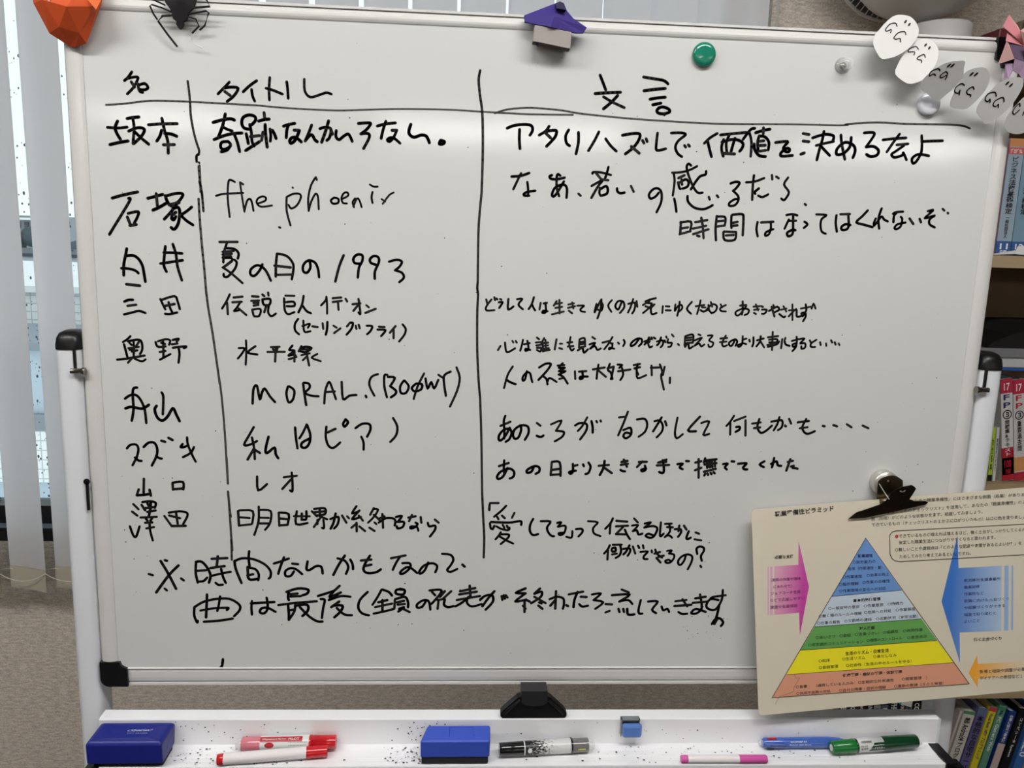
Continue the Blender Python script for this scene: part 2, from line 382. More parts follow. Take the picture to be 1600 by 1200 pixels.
for s_, nm in ((-1, 'frame_side'), (1, 'frame_side')):
    xo = .61*s_; pr = []
    for i in range(9):
        t = i/8; pr.append((xo-s_*.0262*t, .007*(1-math.sin(math.pi*min(1, t*1.0))**.5)))
    pr = pr+[(xo-s_*.0262, .03), (xo, .03)]
    if s_ > 0: pr = pr[::-1]
    MB().extz(pr[::-1], B_+cl, T_-cl).build(nm, frame_m, wbd)
def corner(cx_, cz_, sx, sz):
    p = [(.012*(1-math.sin(R(a))), .012*(1-math.cos(R(a)))) for a in range(0, 91, 15)]
    p = [(q[0], q[1]) for q in p][::-1]
    p = p[::-1]+[]
    p = [(0, .037)]+[(.012-.012*math.sin(R(90-a)), .012-.012*math.cos(R(90-a))) for a in range(0, 91, 15)]+[(.037, 0), (.037, .0272), (.0325, .0285), (.0288, .0315), (.0272, .037)]
    pts = [(cx_+sx*a, cz_+sz*b) for a, b in p]
    if sx*sz < 0: pts = pts[::-1]
    return MB().prism(pts, -.0015, .032).build('corner_cap', black_m, wbd)
for a in ((L_, B_, 1, 1), (R_, B_, -1, 1), (L_, T_, 1, -1), (R_, T_, -1, -1)): corner(*a)

# handwriting, in quarter millimetres from the lower left corner of the board
DATA = '''G2.9|ruled line across the header row | 0.25
193,3142 269,3149 339,3160 410,3170 519,3173 605,3173 769,3171 927,3169
927,3169 1045,3163 1165,3160 1324,3160 1444,3167 1605,3178 1767,3184 1929,3186 2052,3183 2183,3182
2127,3178 2190,3199 2288,3211 2371,3211 2478,3205 2578,3193 2829,3179 3081,3173 3250,3171 3420,3175 3555,3180
2133,3181 2199,3181 2298,3180 2529,3186
3554,3180 3726,3185 3915,3188 3984,3192
3967,3193 4001,3199 4138,3211 4286,3210 4460,3214 4574,3215 4619,3210 4648,3200
G3.6|ruled line between the first and second columns | 0.25
595,3271 600,3224 603,3170 604,3109 612,3047 625,2986 639,2939 635,2920
637,2920 625,2912 625,2883
636,2880 638,2878
638,2865 639,2806 639,2734
635,2787 644,2740 647,2703 650,2639
634,2861 638,2782 642,2761
628,2700 630,2595 637,2455 644,2347 650,2215
650,2228 657,2148 675,2014 692,1856 704,1741
698,1800 711,1681 722,1476 728,1247
727,1337 730,1191
729,1146 735,1048 740,1002
732,1092 735,1010 739,893 743,808
738,871 739,832 738,753
G3.8|ruled line between the second and third columns | 0.12
2048,3383 2041,3337 2050,3260 2063,3182 2069,3064 2071,2945 2070,2784
2070,2784 2059,2620 2059,2454 2061,2320
2061,2321 2059,2285 2064,2250 2062,2172 2064,2052 2067,1950 2074,1840 2082,1748 2088,1699
2088,1699 2100,1485 2113,1157
2113,1157 2122,1017 2131,895 2131,777
G4.2|handwriting in the first header cell
326,3303 306,3276 288,3261
306,3272 345,3281 354,3273 331,3231 299,3198
321,3256 336,3232
354,3248 355,3225 361,3212 374,3208
356,3242 386,3251 401,3232 385,3221 356,3221
G4.2|handwriting in the second header cell
799,3275 772,3247 741,3216
775,3246 803,3251 841,3247 818,3209 785,3182
775,3229 802,3210
933,3287 898,3262 865,3231
907,3244 911,3213 921,3189
998,3305 993,3247 994,3197
978,3253 1015,3244 1059,3228
1081,3288 1085,3251 1087,3209
1168,3304 1170,3247 1197,3219 1245,3233 1277,3244 1302,3238
G4.6|handwriting in the third header cell
2660,3386 2678,3348 2693,3315
2639,3295 2705,3302 2770,3307
2683,3281 2733,3256 2794,3232
2756,3290 2724,3255 2686,3222
2885,3386 2950,3379 2992,3373 3014,3358
2891,3319 2953,3329 3001,3335
2925,3279 2964,3287 3004,3292
2941,3252 2962,3257 2983,3262
2976,3238 2964,3226 2973,3212 3003,3210 3031,3220 3026,3234 2996,3244 2972,3238
3003,3210 3005,3205
G4.6|handwriting in the first column, row one
194,3034 247,3033 290,3039
245,3066 232,3037 237,3010 254,2979
202,2951 251,2964 291,2972
292,3080 320,3086 350,3090
320,3081 324,3036 315,2960
297,3020 341,3038 374,3032 359,2999 318,2960
323,3021 354,2991 392,2960
395,3054 459,3061 536,3065
462,3088 473,3027 486,2980 486,2920
458,3030 449,3002 432,2977
473,3015 504,3014 531,3004
464,2960 518,2963
G4.6|handwriting in the second column, row one
713,3078 762,3093 800,3099 818,3093
774,3121 762,3072 748,3034 736,3005
761,3058 780,3048 806,3040
715,2995 765,3016 812,3028 854,3032
780,2988 752,2983 746,2959 762,2948 789,2961 796,2975 783,2989
796,2970 777,2946 748,2937
815,3026 830,2986 840,2941
889,3052 865,3057 854,3080 862,3108 891,3121 919,3115 923,3097 904,3075 894,3072
894,3075 901,3035 903,2993 913,2970
875,3029 881,3002 884,2982
895,3016 941,3023
870,2947 897,2965 940,2993
966,3135 969,3103
938,3093 966,3102 991,3105
970,3077 971,3033 978,2968
958,3040 951,3000
994,3057 997,3025 994,2997
1006,3051 1017,3030 1023,3012
1061,3073 1085,3082 1118,3089
1088,3084 1078,3056 1074,3018
1114,3056 1140,3056
1140,3056 1128,3025 1113,3001 1096,2991 1091,3005 1103,3019 1123,3020 1149,3000
1202,3084 1185,3041 1168,3005
1170,3008 1190,3032 1205,3035 1216,3014 1229,3004
1243,3068 1263,3075 1292,3074 1299,3060 1291,3027 1277,3012
1287,3108 1272,3059 1251,3002
1297,3067 1306,3044
1325,3062 1323,3032 1339,3018 1359,3034 1383,3048 1395,3035 1405,3012
1436,3101 1485,3106 1498,3101 1477,3073 1448,3050
1448,3050 1485,3054 1491,3034 1462,2979
1531,3092 1573,3104 1623,3111
1575,3117 1561,3076 1551,3032
1606,3074 1630,3075
1630,3075 1614,3039 1594,3018 1582,3026 1598,3038 1618,3035 1647,3012
1701,3107 1691,3065 1716,3044 1752,3056 1777,3054 1789,3038 1796,3020
1852,3032 1847,3016 1867,3017 1873,3029 1854,3034
G4.6|handwriting in the third column, row one
2193,3107 2226,3121 2275,3129 2316,3125 2324,3101 2311,3077
2257,3103 2257,3055 2262,3008
2409,3125 2391,3100 2359,3079
2393,3099 2445,3106 2444,3078 2426,3054 2399,3025
2392,3091 2418,3068
2511,3111 2496,3080 2502,3045 2519,3032
2562,3100 2564,3051 2554,2993
2668,3107 2647,3062 2618,3011
2705,3074 2732,3041 2764,3014
2792,3095 2850,3106 2883,3103 2877,3071 2850,3033 2812,3002
2841,3041 2885,3008
2898,3073 2907,3060
2917,3082 2923,3068
2975,3113 2972,3058 2977,3026 3023,3036
3047,3116 3101,3119 3123,3110 3087,3079 3073,3046 3088,3014 3111,2999
3121,3056 3128,3048
3141,3060 3148,3053
3290,3123 3254,3100 3225,3071
3242,3082 3254,3044 3268,3005
3307,3116 3364,3124 3444,3134
3326,3094 3318,3060 3322,3030 3331,3009
3318,3081 3366,3095 3407,3093 3431,3077 3428,3055 3416,3038
3354,3116 3341,3077 3349,3027
3386,3102 3379,3075 3370,3034
3327,3024 3390,3023
3487,3156 3469,3152 3449,3128 3429,3098
3460,3133 3475,3087 3477,3014
3493,3134 3528,3146 3568,3155
3533,3161 3534,3131
3514,3120 3508,3088 3515,3041
3517,3118 3544,3116 3568,3090 3568,3050
3508,3091 3541,3096
3521,3071 3550,3073
3524,3042 3555,3048
3490,3077 3496,3049 3521,3020 3556,3016
3604,3089 3667,3097 3658,3079 3648,3063 3658,3047 3679,3045 3682,3058 3666,3062 3641,3042 3635,3029 3647,3021 3701,3027
3747,3140 3780,3136
3751,3102 3782,3100
3745,3035 3763,3042
3800,3120 3843,3135 3877,3141 3912,3134 3911,3110
3823,3082 3873,3096 3915,3106
3858,3155 3854,3116 3842,3058 3834,3009
3841,3087 3868,3063 3901,3034
3951,3140 3960,3095 3985,3018
4008,3130 4005,3081 3973,3047 3939,3041 3938,3070 3976,3104 4021,3093 4037,3065 4028,3028
4075,3156 4118,3160 4132,3151 4114,3117 4093,3085
4093,3085 4134,3089 4163,3070 4157,3045 4123,3037 4100,3047
4181,3124 4234,3132 4305,3139
4268,3157 4244,3122 4209,3064
4259,3102 4320,3109
4299,3100 4259,3070 4236,3052 4254,3037 4296,3050 4299,3063 4321,3027
4389,3154 4397,3103 4396,3062 4375,3020 4358,3011 4351,3036 4383,3058 4441,3052
4393,3124 4445,3128 4506,3132
G4|handwriting in the third column, second line
2223,2867 2271,2872 2314,2888
2272,2885 2253,2845 2234,2803
2306,2842 2311,2810 2312,2777
2349,2799 2311,2793 2290,2782 2293,2773 2318,2773
2433,2881 2421,2875 2428,2863 2459,2861 2500,2871
2477,2880 2464,2888 2458,2870 2461,2815 2475,2776
2497,2852 2474,2810 2450,2775 2437,2781 2449,2815 2479,2833 2505,2832 2515,2811 2514,2769
2576,2792 2588,2782
2645,2896 2649,2904 2691,2904 2742,2893
2727,2933 2722,2910 2711,2870
2662,2902 2692,2869
2692,2869 2730,2866
2643,2834 2680,2856 2699,2867
2699,2863 2675,2829 2645,2773
2688,2826 2686,2799 2695,2785
2692,2820 2719,2836 2730,2818 2725,2797 2700,2787
2778,2826 2781,2811 2797,2802 2819,2806
2851,2841 2867,2812
3001,2812 2983,2790 2958,2780 2949,2801 2968,2827 2993,2834 3014,2816 3018,2773 3009,2742 2995,2711
3065,2916 3117,2921 3161,2935 3195,2954
3073,2913 3081,2874 3076,2800
3163,2956 3149,2965 3140,2949 3150,2913 3180,2852 3208,2819 3234,2820
3245,2930 3243,2913 3215,2903 3191,2871 3171,2835
3100,2890 3131,2905
3100,2868 3107,2844 3114,2835
3105,2865 3139,2885 3156,2870 3151,2848 3126,2837
3117,2884 3122,2857
3085,2784 3094,2751 3101,2717
3155,2799 3160,2771 3194,2742 3240,2734 3271,2744 3293,2757
3269,2799 3275,2786
3312,2808 3320,2800
3381,2872 3409,2882 3429,2876 3412,2848 3397,2835
3397,2835 3425,2811 3430,2787 3413,2761 3384,2757 3383,2773 3410,2792 3426,2793
3464,2881 3512,2887 3559,2906
3503,2918 3501,2870 3504,2792
3535,2852 3514,2833 3518,2824
3535,2815 3558,2808 3588,2823
3599,2923 3603,2901
3623,2916 3637,2908
3688,2913 3669,2877 3699,2839 3685,2805 3673,2796 3661,2804
3791,2780 3798,2775
G4|handwriting in the third column, third line
3129,2665 3129,2608
3126,2661 3183,2668 3182,2619
3131,2630 3169,2638
3126,2601 3184,2618
3206,2666 3270,2679
3237,2690 3246,2656
3196,2632 3266,2649
3199,2603 3280,2631
3247,2656 3257,2584
3221,2596 3234,2593
3320,2702 3318,2639 3325,2575
3324,2699 3362,2699 3369,2679 3366,2654
3325,2674 3364,2679
3327,2647 3366,2654
3399,2708 3400,2673 3404,2642
3404,2711 3455,2716 3465,2694 3468,2606
3410,2669 3434,2675
3412,2654 3435,2657
3362,2619 3372,2578 3427,2581 3431,2621
3365,2622 3431,2621
3377,2602 3419,2606
3543,2678 3540,2640 3550,2603
3563,2676 3628,2682
3614,2680 3618,2649 3611,2617 3592,2607 3591,2623 3612,2636 3632,2643
3697,2719 3729,2725 3756,2719
3713,2689 3752,2691
3733,2722 3738,2665 3739,2621 3717,2608 3709,2627 3737,2643 3753,2641
3693,2648 3704,2677 3712,2696
3798,2688 3816,2674 3798,2655
3859,2728 3915,2726 3891,2705 3888,2672 3898,2639 3921,2628
3970,2727 3970,2686 3981,2641
3991,2733 4043,2736
4034,2734 4043,2677 4034,2655 4009,2651 4004,2667 4025,2682 4052,2678
4139,2758 4112,2726 4083,2694 4129,2682 4175,2671
4215,2771 4208,2748 4203,2709 4213,2665
4188,2717 4180,2692 4184,2680 4201,2704 4219,2729 4235,2713 4256,2704
4280,2745 4296,2754 4335,2758
4300,2751 4287,2734 4288,2701
4325,2730 4335,2719 4331,2681 4310,2665 4297,2671 4312,2691 4355,2701
4375,2723 4399,2695
4431,2723 4441,2705
4471,2765 4499,2773
4477,2765 4500,2769 4459,2728 4512,2743 4488,2724 4489,2697 4520,2681
4552,2780 4563,2771
4583,2760 4586,2757
G4.6|handwriting in the first column, row two
199,2689 256,2707 326,2724
279,2690 288,2685 252,2626 206,2555 175,2507
273,2615 324,2626 320,2601 302,2569
269,2597 282,2560
279,2555 312,2561
375,2694 415,2705 450,2716
418,2719 421,2658
398,2636 428,2650 466,2673
463,2710 467,2691 479,2668
462,2707 511,2722 548,2723 545,2705 520,2675
479,2665 530,2678
487,2660 530,2683
519,2672 491,2634 452,2592
497,2647 524,2654 531,2630 524,2581 509,2551 496,2543 485,2552
493,2615 490,2596 500,2591 511,2608
512,2629 493,2615
592,2658 566,2636 533,2614
536,2614 564,2588 595,2568
G3.2|handwriting in the second column, row two
812,2790 787,2800 778,2777 774,2707 781,2614
716,2718 756,2729 852,2737
838,2789 843,2741 856,2643
838,2789 853,2780
856,2646 871,2698 887,2708 896,2686 902,2649
925,2687 961,2701 966,2717 949,2723 926,2712 919,2690 941,2671 996,2679
1071,2724 1070,2653 1088,2582
1071,2724 1104,2741 1136,2742 1143,2723 1122,2684 1093,2667 1080,2685
1220,2828 1225,2815
1218,2826 1195,2786 1180,2721 1182,2658
1182,2660 1194,2702 1217,2745 1230,2729 1233,2668
1312,2729 1295,2715 1305,2699 1331,2703 1334,2723 1312,2729
1351,2723 1383,2741 1380,2757 1361,2753 1349,2727 1357,2704 1377,2702
1419,2729 1406,2709 1413,2684
1409,2687 1429,2729 1442,2717 1452,2686
1508,2764 1503,2738 1508,2709
1494,2801 1514,2791 1534,2792
1554,2730 1573,2718
1616,2765 1593,2751 1560,2706
1101,2773 1104,2771
1030,2571 1036,2568
G4.6|handwriting in the first column, row three
258,2438 248,2395 239,2357 236,2301
250,2400 289,2404 315,2386 332,2354 338,2316 343,2272
226,2337 264,2336 296,2327 310,2314
247,2256 314,2250
452,2455 444,2401 440,2357 452,2326
490,2468 504,2413 509,2354 528,2284
442,2423 488,2424 535,2422
424,2367 481,2377 536,2387
G4|handwriting in the second column, row three
726,2486 817,2489
763,2481 747,2435 742,2382
757,2455 799,2453 821,2431 816,2404
740,2436 796,2442
740,2422 786,2428
740,2407 782,2413
798,2397 810,2384 800,2351 763,2310 743,2310 742,2323
738,2356 776,2331 837,2278
741,2356 785,2390
749,2405 782,2406 788,2397
941,2378 927,2348 900,2318 879,2324 881,2350 908,2371 934,2368 960,2343 982,2295
1017,2435 1010,2377 1008,2317
1017,2435 1066,2425 1098,2386 1098,2346 1090,2305
1003,2373 1085,2366
1018,2326 1091,2330
1184,2402 1187,2369 1170,2342 1150,2348 1151,2381 1177,2405 1210,2396 1226,2363 1231,2320
1359,2437 1336,2380 1315,2300
1445,2396 1415,2399 1409,2422 1428,2442 1455,2440 1455,2410 1438,2376 1432,2324
1535,2391 1501,2401 1495,2421 1515,2438 1538,2432 1541,2406 1521,2359 1520,2320
1594,2411 1634,2422 1661,2413 1648,2386 1625,2367
1625,2367 1661,2356 1672,2330 1648,2306
G4|handwriting in the first column, row four
232,2166 253,2175 276,2176
247,2144 291,2151
227,2099 265,2109 304,2119 336,2109
415,2184 427,2155 438,2131
419,2179 487,2201 502,2175 512,2134
456,2169 463,2138 473,2116
438,2149 486,2160
436,2108 460,2107 497,2116
G3.6|handwriting in the first column, row five
254,1986 234,1967 214,1954
219,1942 226,1909 232,1877
239,1958 271,1966 301,1967 311,1947 310,1915 298,1893
246,1952 258,1939
268,1959 269,1923 265,1887
296,1958 278,1930
240,1922 293,1930
257,1905 285,1912
246,1914 260,1918
180,1860 235,1868 321,1885
267,1882 234,1845
270,1867 296,1856 313,1856 325,1865
381,1958 389,1935 422,1932
393,1962 432,1974 456,1968 449,1945
410,1954 429,1949
419,1965 419,1918 417,1877
395,1931 431,1936
400,1906 429,1912
399,1865 424,1879 454,1896
469,1971 500,1978 489,1964
463,1948 493,1953
468,1930 536,1939 525,1929
498,1928 501,1897 494,1851
G3.6|handwriting in the second column, row four
770,2218 752,2181 728,2143
755,2174 757,2114
789,2202 835,2208
782,2177 830,2181
821,2176 804,2149 790,2131 820,2138
814,2145 852,2112
884,2211 917,2210
879,2187 920,2190
890,2176 917,2178
890,2162 916,2167
883,2141 889,2112
883,2141 926,2145 918,2109 892,2106
937,2222 947,2213
967,2233 969,2217
937,2196 943,2169 973,2170 976,2200 937,2196
956,2163 945,2129
969,2163 965,2129 981,2109 1005,2124
1056,2219 1102,2219
1049,2205 1051,2145 1068,2122 1101,2134
1059,2185 1098,2188 1101,2166 1062,2164
1150,2220 1141,2174 1122,2133
1145,2168 1164,2141 1187,2130
1268,2219 1265,2201 1240,2173
1268,2219 1271,2178 1271,2130
1301,2212 1345,2217
1301,2192 1348,2200
1328,2193 1331,2152
1368,2211 1376,2197
1404,2183 1445,2189
1435,2212 1445,2135 1435,2141
1435,2182 1408,2148
1476,2180 1489,2169
1471,2139 1525,2162
G3.6|handwriting in brackets in the second column under row four
1120,2098 1103,2072 1103,2038 1123,2017
1141,2061 1180,2074 1170,2053
1147,2090 1148,2046 1156,2029 1183,2035
1193,2061 1221,2058
1247,2079 1250,2049
1272,2086 1270,2049 1263,2018
1304,2067 1320,2057
1307,2028 1340,2054
1391,2086 1374,2065
1391,2085 1406,2083 1397,2052 1372,2021
1420,2070 1424,2053
1436,2075 1441,2057
1478,2071 1507,2069 1498,2044 1480,2026
1542,2068 1572,2067
1535,2052 1577,2050 1554,2018
1630,2073 1600,2037
1620,2054 1620,2008
1667,2083 1684,2059 1677,2028 1649,1991
G3.6|handwriting in the second column, row five
847,1978 847,1916 842,1848
808,1936 839,1935 820,1902 802,1880
895,1948 854,1916 877,1907 904,1904
975,1945 1021,1948
986,1936 994,1923
1011,1944 1004,1920
957,1919 1047,1922
1001,1944 996,1868
1088,1956 1071,1932 1098,1929 1067,1904
1067,1901 1097,1908 1107,1895
1067,1883 1090,1889
1098,1925 1097,1870
1135,1954 1121,1926
1131,1936 1152,1951 1188,1945 1158,1923 1131,1926
1141,1937 1178,1938
1134,1906 1178,1917
1161,1917 1174,1851
1161,1899 1141,1878
1218,1914 1188,1893 1235,1876
G3.4|handwriting in the third column, row four
2108,2227 2116,2200
2136,2228 2110,2191 2111,2169 2153,2172
2151,2240 2155,2225
2163,2234 2167,2229
2181,2232 2189,2229
2175,2214 2196,2215 2178,2184
2226,2233 2226,2177 2254,2194
2272,2233 2300,2235 2280,2205 2305,2180
2362,2246 2352,2210 2336,2182
2352,2210 2362,2189 2371,2176
2399,2217 2394,2181
2415,2214 2433,2218
2424,2218 2429,2170 2411,2163 2414,2175 2438,2173
2484,2228 2470,2204
2478,2213 2514,2220
2479,2192 2515,2199
2499,2235 2503,2163
2462,2157 2525,2174
2548,2212 2578,2219
2547,2194 2584,2204
2568,2224 2576,2192
2552,2179 2571,2165
2596,2207 2633,2208 2615,2190 2619,2178 2640,2175
2700,2219 2692,2174 2719,2234
2719,2237 2735,2214 2728,2184 2709,2189
2725,2244 2724,2196 2709,2142
2782,2242 2763,2212 2783,2179
2835,2232 2819,2192 2802,2210 2816,2237 2844,2235 2851,2205 2829,2174
2872,2224 2908,2231 2907,2194 2896,2173
2897,2251 2885,2206 2873,2178
2916,2240 2922,2210
2964,2240 2993,2252 3020,2259
2987,2244 2952,2220
2975,2231 3001,2228 2983,2202 2955,2177
2966,2214 2986,2208
3014,2225 2993,2202
2998,2231 2997,2192 3005,2172 3029,2179
3061,2217 3060,2180
3077,2217 3097,2216
3079,2195 3105,2195
3129,2228 3128,2193 3143,2219 3162,2226 3167,2207 3148,2187
3151,2243 3150,2209 3143,2167
3218,2244 3193,2207 3218,2180
3241,2221 3287,2229
3265,2254 3261,2225 3251,2179
3275,2216 3295,2216
3269,2201 3286,2193 3306,2202
3310,2230 3316,2201 3326,2191
3296,2197 3330,2234 3357,2225 3352,2198 3330,2185
3322,2246 3331,2221
3377,2235 3387,2219
3406,2232 3377,2215 3382,2199 3409,2197
3485,2231 3518,2235
3497,2254 3501,2206 3499,2183
3519,2229 3486,2182 3467,2179 3465,2198 3503,2215 3534,2210 3532,2190 3513,2180
3559,2227 3595,2231
3571,2240 3587,2208
3564,2210 3590,2214
3565,2193 3576,2188
3602,2231 3612,2227
3607,2212 3634,2212 3625,2192 3609,2190
3647,2206 3689,2230 3703,2214 3678,2200
3659,2229 3680,2177
3668,2239 3672,2230
3713,2214 3743,2222
3725,2234 3744,2205
3706,2191 3731,2174 3740,2179
3774,2245 3782,2160
3760,2180 3797,2220 3804,2181 3824,2181
3757,2212 3784,2216
3823,2224 3876,2235
3848,2247 3854,2215 3837,2182 3829,2198 3849,2201 3854,2182 3842,2155
3883,2225 3891,2252 3905,2226
G3.4|handwriting in the third column, row five
2191,1980 2178,1957
2215,1999 2222,1953 2237,1949 2270,1969
2254,2009 2260,2000
2272,2009 2278,2000
2311,2016 2306,1986 2298,1956
2318,1992 2348,1999
2335,2011 2343,1968 2328,1956 2327,1968 2352,1962
2386,2030 2398,2021
2381,2003 2408,2006
2384,1987 2408,1991
2388,1975 2409,1976
2388,1963 2407,1954 2412,1970
2425,2028 2411,2000
2417,2006 2422,1955
2420,2000 2447,2004
2421,1985 2448,1989
2424,1970 2452,1974
2422,1957 2458,1965
2432,2019 2437,1961
2492,2023 2485,1968
2511,2000 2524,2000
2509,1976 2525,1971
2568,2037 2563,1992 2577,1964 2589,1974
2552,2007 2578,2010
2555,1985 2585,1989
2617,2023 2616,1981
2617,2026 2644,2033 2649,1988
2620,2011 2645,2015
2621,1999 2645,2003
2619,1981 2649,1988
2628,1978 2610,1965
2637,1978 2645,1954 2665,1973
2686,2040 2702,2030
2673,2000 2703,2008 2677,1976 2701,1992 2717,1971 2735,1979
2743,2011 2779,2021
2796,2043 2774,2003 2754,1975
2782,2012 2795,2006
2798,2009 2796,1985 2781,1975 2784,1985 2809,1979
2828,2013 2834,2007
2858,2029 2865,2014 2857,1995
2938,2031 2921,2006 2900,1996 2902,2015 2931,2037 2956,2035 2957,2013 2943,1997
2971,2022 3006,2036
2996,2046 2988,2023 2974,2006
3001,2023 2991,2013
2995,2006 3003,1991 3016,1997
3009,2046 3013,2036
3022,2046 3031,2040
3040,2024 3073,2031 3074,2008 3063,1993
3062,2047 3054,2018 3042,2004
3083,2031 3088,2022
3090,2053 3093,2046
3102,2039 3100,2019 3123,2019 3118,1999 3105,1996
3120,2065 3131,2054
3157,2014 3164,2007
3194,2057 3194,2005
3196,2057 3229,2068 3240,2058 3239,2022
3201,2047 3230,2051
3202,2034 3231,2038
3196,2018 3239,2023
3207,2015 3198,1998
3216,2015 3222,1990 3241,2002
3266,2069 3279,2064
3248,2035 3287,2050 3250,2006 3273,2020 3287,2003 3303,2014
3319,2063 3346,2064 3328,2037 3352,2025 3347,2005 3331,2001 3326,2014
3419,2066 3402,2026 3410,2006 3430,2013
3390,2049 3427,2053
3389,2029 3425,2033
3471,2041 3457,2011 3443,2014 3442,2030 3471,2047 3485,2035 3477,2011
3513,2065 3513,2022 3497,2005 3490,2015 3516,2025 3536,2022
3514,2045 3534,2052
3551,2046 3555,2036
3573,2060 3576,2030 3571,2010
3595,2044 3631,2055
3613,2067 3612,2038 3594,2011
3615,2038 3638,2006
3654,2062 3710,2070
3678,2092 3683,1993
3661,2049 3705,2053 3703,2036 3663,2035
3654,2019 3719,2040
3658,2009 3704,2023 3719,2040
3735,2054 3733,2004
3752,2062 3749,2047
3750,2041 3758,2024 3779,2018
3790,2045 3826,2056
3814,2069 3818,2029 3803,2012 3795,2025 3814,2032 3816,2013 3798,1989
3832,2056 3859,2060 3838,2033 3865,2034 3867,2010 3848,2003 3846,2017
3890,2051 3898,2038
3927,2055 3899,2034 3901,2015 3924,2015
3949,2042 3954,2026
3983,2036 3986,2023
4010,2054 4017,2042
4031,2044 4038,2031
4054,2038 4060,2028
G3.8|handwriting in the third column, line below row five
2261,1870 2238,1831 2227,1794 2217,1750
2227,1797 2252,1782 2279,1773
2338,1846 2330,1802 2318,1793 2317,1814 2338,1839 2356,1834 2363,1809 2370,1786
2404,1867 2437,1888 2467,1888 2450,1854 2424,1823 2403,1799
2427,1820 2446,1805 2453,1775
2453,1792 2464,1811 2502,1790
2504,1880 2541,1884
2531,1893 2511,1868 2544,1869 2512,1849 2548,1850 2518,1834
2512,1831 2537,1819 2563,1782
2538,1813 2516,1806
2600,1851 2604,1808
2622,1849 2662,1853
2640,1852 2645,1815 2630,1809 2632,1821 2671,1823
2698,1863 2762,1875
2727,1890 2723,1854 2721,1812
2726,1860 2771,1824
2789,1896 2781,1861 2797,1849 2808,1812
2778,1871 2811,1881
2811,1878 2804,1831 2799,1812
2832,1893 2857,1891 2842,1875
2837,1856 2904,1867
2857,1875 2866,1838 2852,1808
2921,1892 2955,1899
2926,1874 2956,1881
2943,1899 2938,1865 2949,1840
2939,1859 2947,1820 2993,1838
3019,1891 3024,1838
3016,1879 3063,1882
3065,1899 3081,1859 3076,1833 3096,1760
3092,1886 3085,1840
3126,1827 3127,1797
G4.4|handwriting in the first column, row six
274,1713 256,1708 250,1677 250,1593 238,1533
209,1652 237,1671 267,1672 290,1646 308,1595 313,1522
209,1599 239,1608 288,1599 308,1605 331,1621
400,1689 408,1664 401,1570
371,1616 360,1596 371,1554 397,1536 426,1560 455,1605 471,1571 487,1535
G4.2|handwriting in the first column, row seven
205,1380 223,1399 254,1402 265,1378 255,1335 230,1287
245,1330 262,1314 278,1312
293,1389 319,1413 349,1414 363,1385 359,1342 331,1287
356,1342 371,1329 385,1327
387,1425 407,1420
425,1442 446,1430
498,1409 487,1392 504,1392 528,1403
523,1446 525,1409 543,1356 563,1312
557,1393 539,1361 497,1336
G3.9|handwriting in the second column, row six
873,1638 879,1716 898,1736 911,1662 924,1701 939,1721 965,1679 991,1649
1061,1735 1052,1696 1063,1649 1086,1665 1094,1713 1068,1736
1141,1753 1147,1698 1156,1635
1144,1757 1171,1753 1175,1730 1151,1702 1185,1687 1222,1685
1252,1646 1258,1716 1278,1765 1296,1725 1314,1671
1258,1708 1308,1713
1345,1766 1352,1672 1384,1691 1423,1696
1473,1693 1476,1685
1538,1812 1503,1796 1492,1752 1519,1694
1588,1809 1572,1805 1572,1746 1586,1687
1591,1798 1628,1794 1603,1748
1603,1748 1634,1724 1630,1704 1607,1687
1676,1780 1657,1748 1661,1712 1688,1713 1703,1749 1680,1780
1742,1765 1719,1741 1735,1722 1769,1734 1773,1762 1742,1765
1784,1821 1750,1750 1730,1680
1792,1794 1804,1739 1823,1775 1839,1740 1861,1788
1861,1815 1884,1800
1926,1834 1892,1812 1893,1761 1903,1701
1957,1858 1976,1802 1963,1730 1926,1642
G4.2|handwriting in the second column, row seven
876,1509 850,1463 822,1410 852,1411 891,1432
865,1451 875,1391 877,1331
875,1391 839,1328
878,1383 905,1366
953,1457 940,1408 935,1372 947,1368 984,1397 989,1361 1002,1338
1095,1511 1098,1459 1106,1395
1157,1528 1137,1484 1117,1451
1157,1528 1175,1476 1171,1428 1151,1400 1128,1403 1132,1428 1175,1452
1262,1518 1258,1462 1271,1414 1298,1400 1335,1431
1268,1486 1310,1507
1365,1560 1351,1535 1360,1520 1378,1544 1365,1561
1418,1513 1453,1537 1492,1536 1498,1506 1480,1466
1449,1465 1461,1433 1461,1393
1620,1572 1643,1525 1636,1476 1605,1439
G4|handwriting in the third column, row six
2204,1539 2257,1563
2229,1596 2221,1566 2226,1512 2226,1468
2255,1529 2233,1485 2208,1457 2196,1464 2200,1491 2226,1519 2255,1523 2266,1499 2254,1465 2235,1450
2312,1544 2318,1520 2306,1479 2287,1467 2274,1486 2282,1520 2317,1544 2354,1538 2359,1501 2340,1463
2403,1559 2423,1544
2405,1487 2426,1480 2442,1489
2481,1552 2538,1575 2510,1517
2510,1517 2554,1511 2545,1483 2506,1457
2615,1549 2641,1563 2678,1557 2677,1520 2646,1470
2680,1596 2655,1547 2631,1518
2704,1575 2712,1544 2714,1510
2731,1576 2736,1568
2754,1579 2757,1574
2856,1599 2896,1604
2904,1632 2882,1564 2857,1497
2884,1527 2923,1541 2929,1504 2903,1481 2886,1493 2898,1513 2928,1507
2957,1589 3000,1593 3016,1560 3005,1519 2972,1491
3055,1581 3085,1585 3104,1554 3099,1520 3073,1489
3094,1603 3076,1568 3051,1523
3115,1582 3124,1558
3183,1603 3174,1520 3187,1486 3219,1510
3309,1611 3247,1533 3292,1528
3319,1575 3363,1584 3335,1509 3368,1514
3501,1620 3482,1586 3462,1561
3483,1578 3487,1512
3504,1590 3566,1616
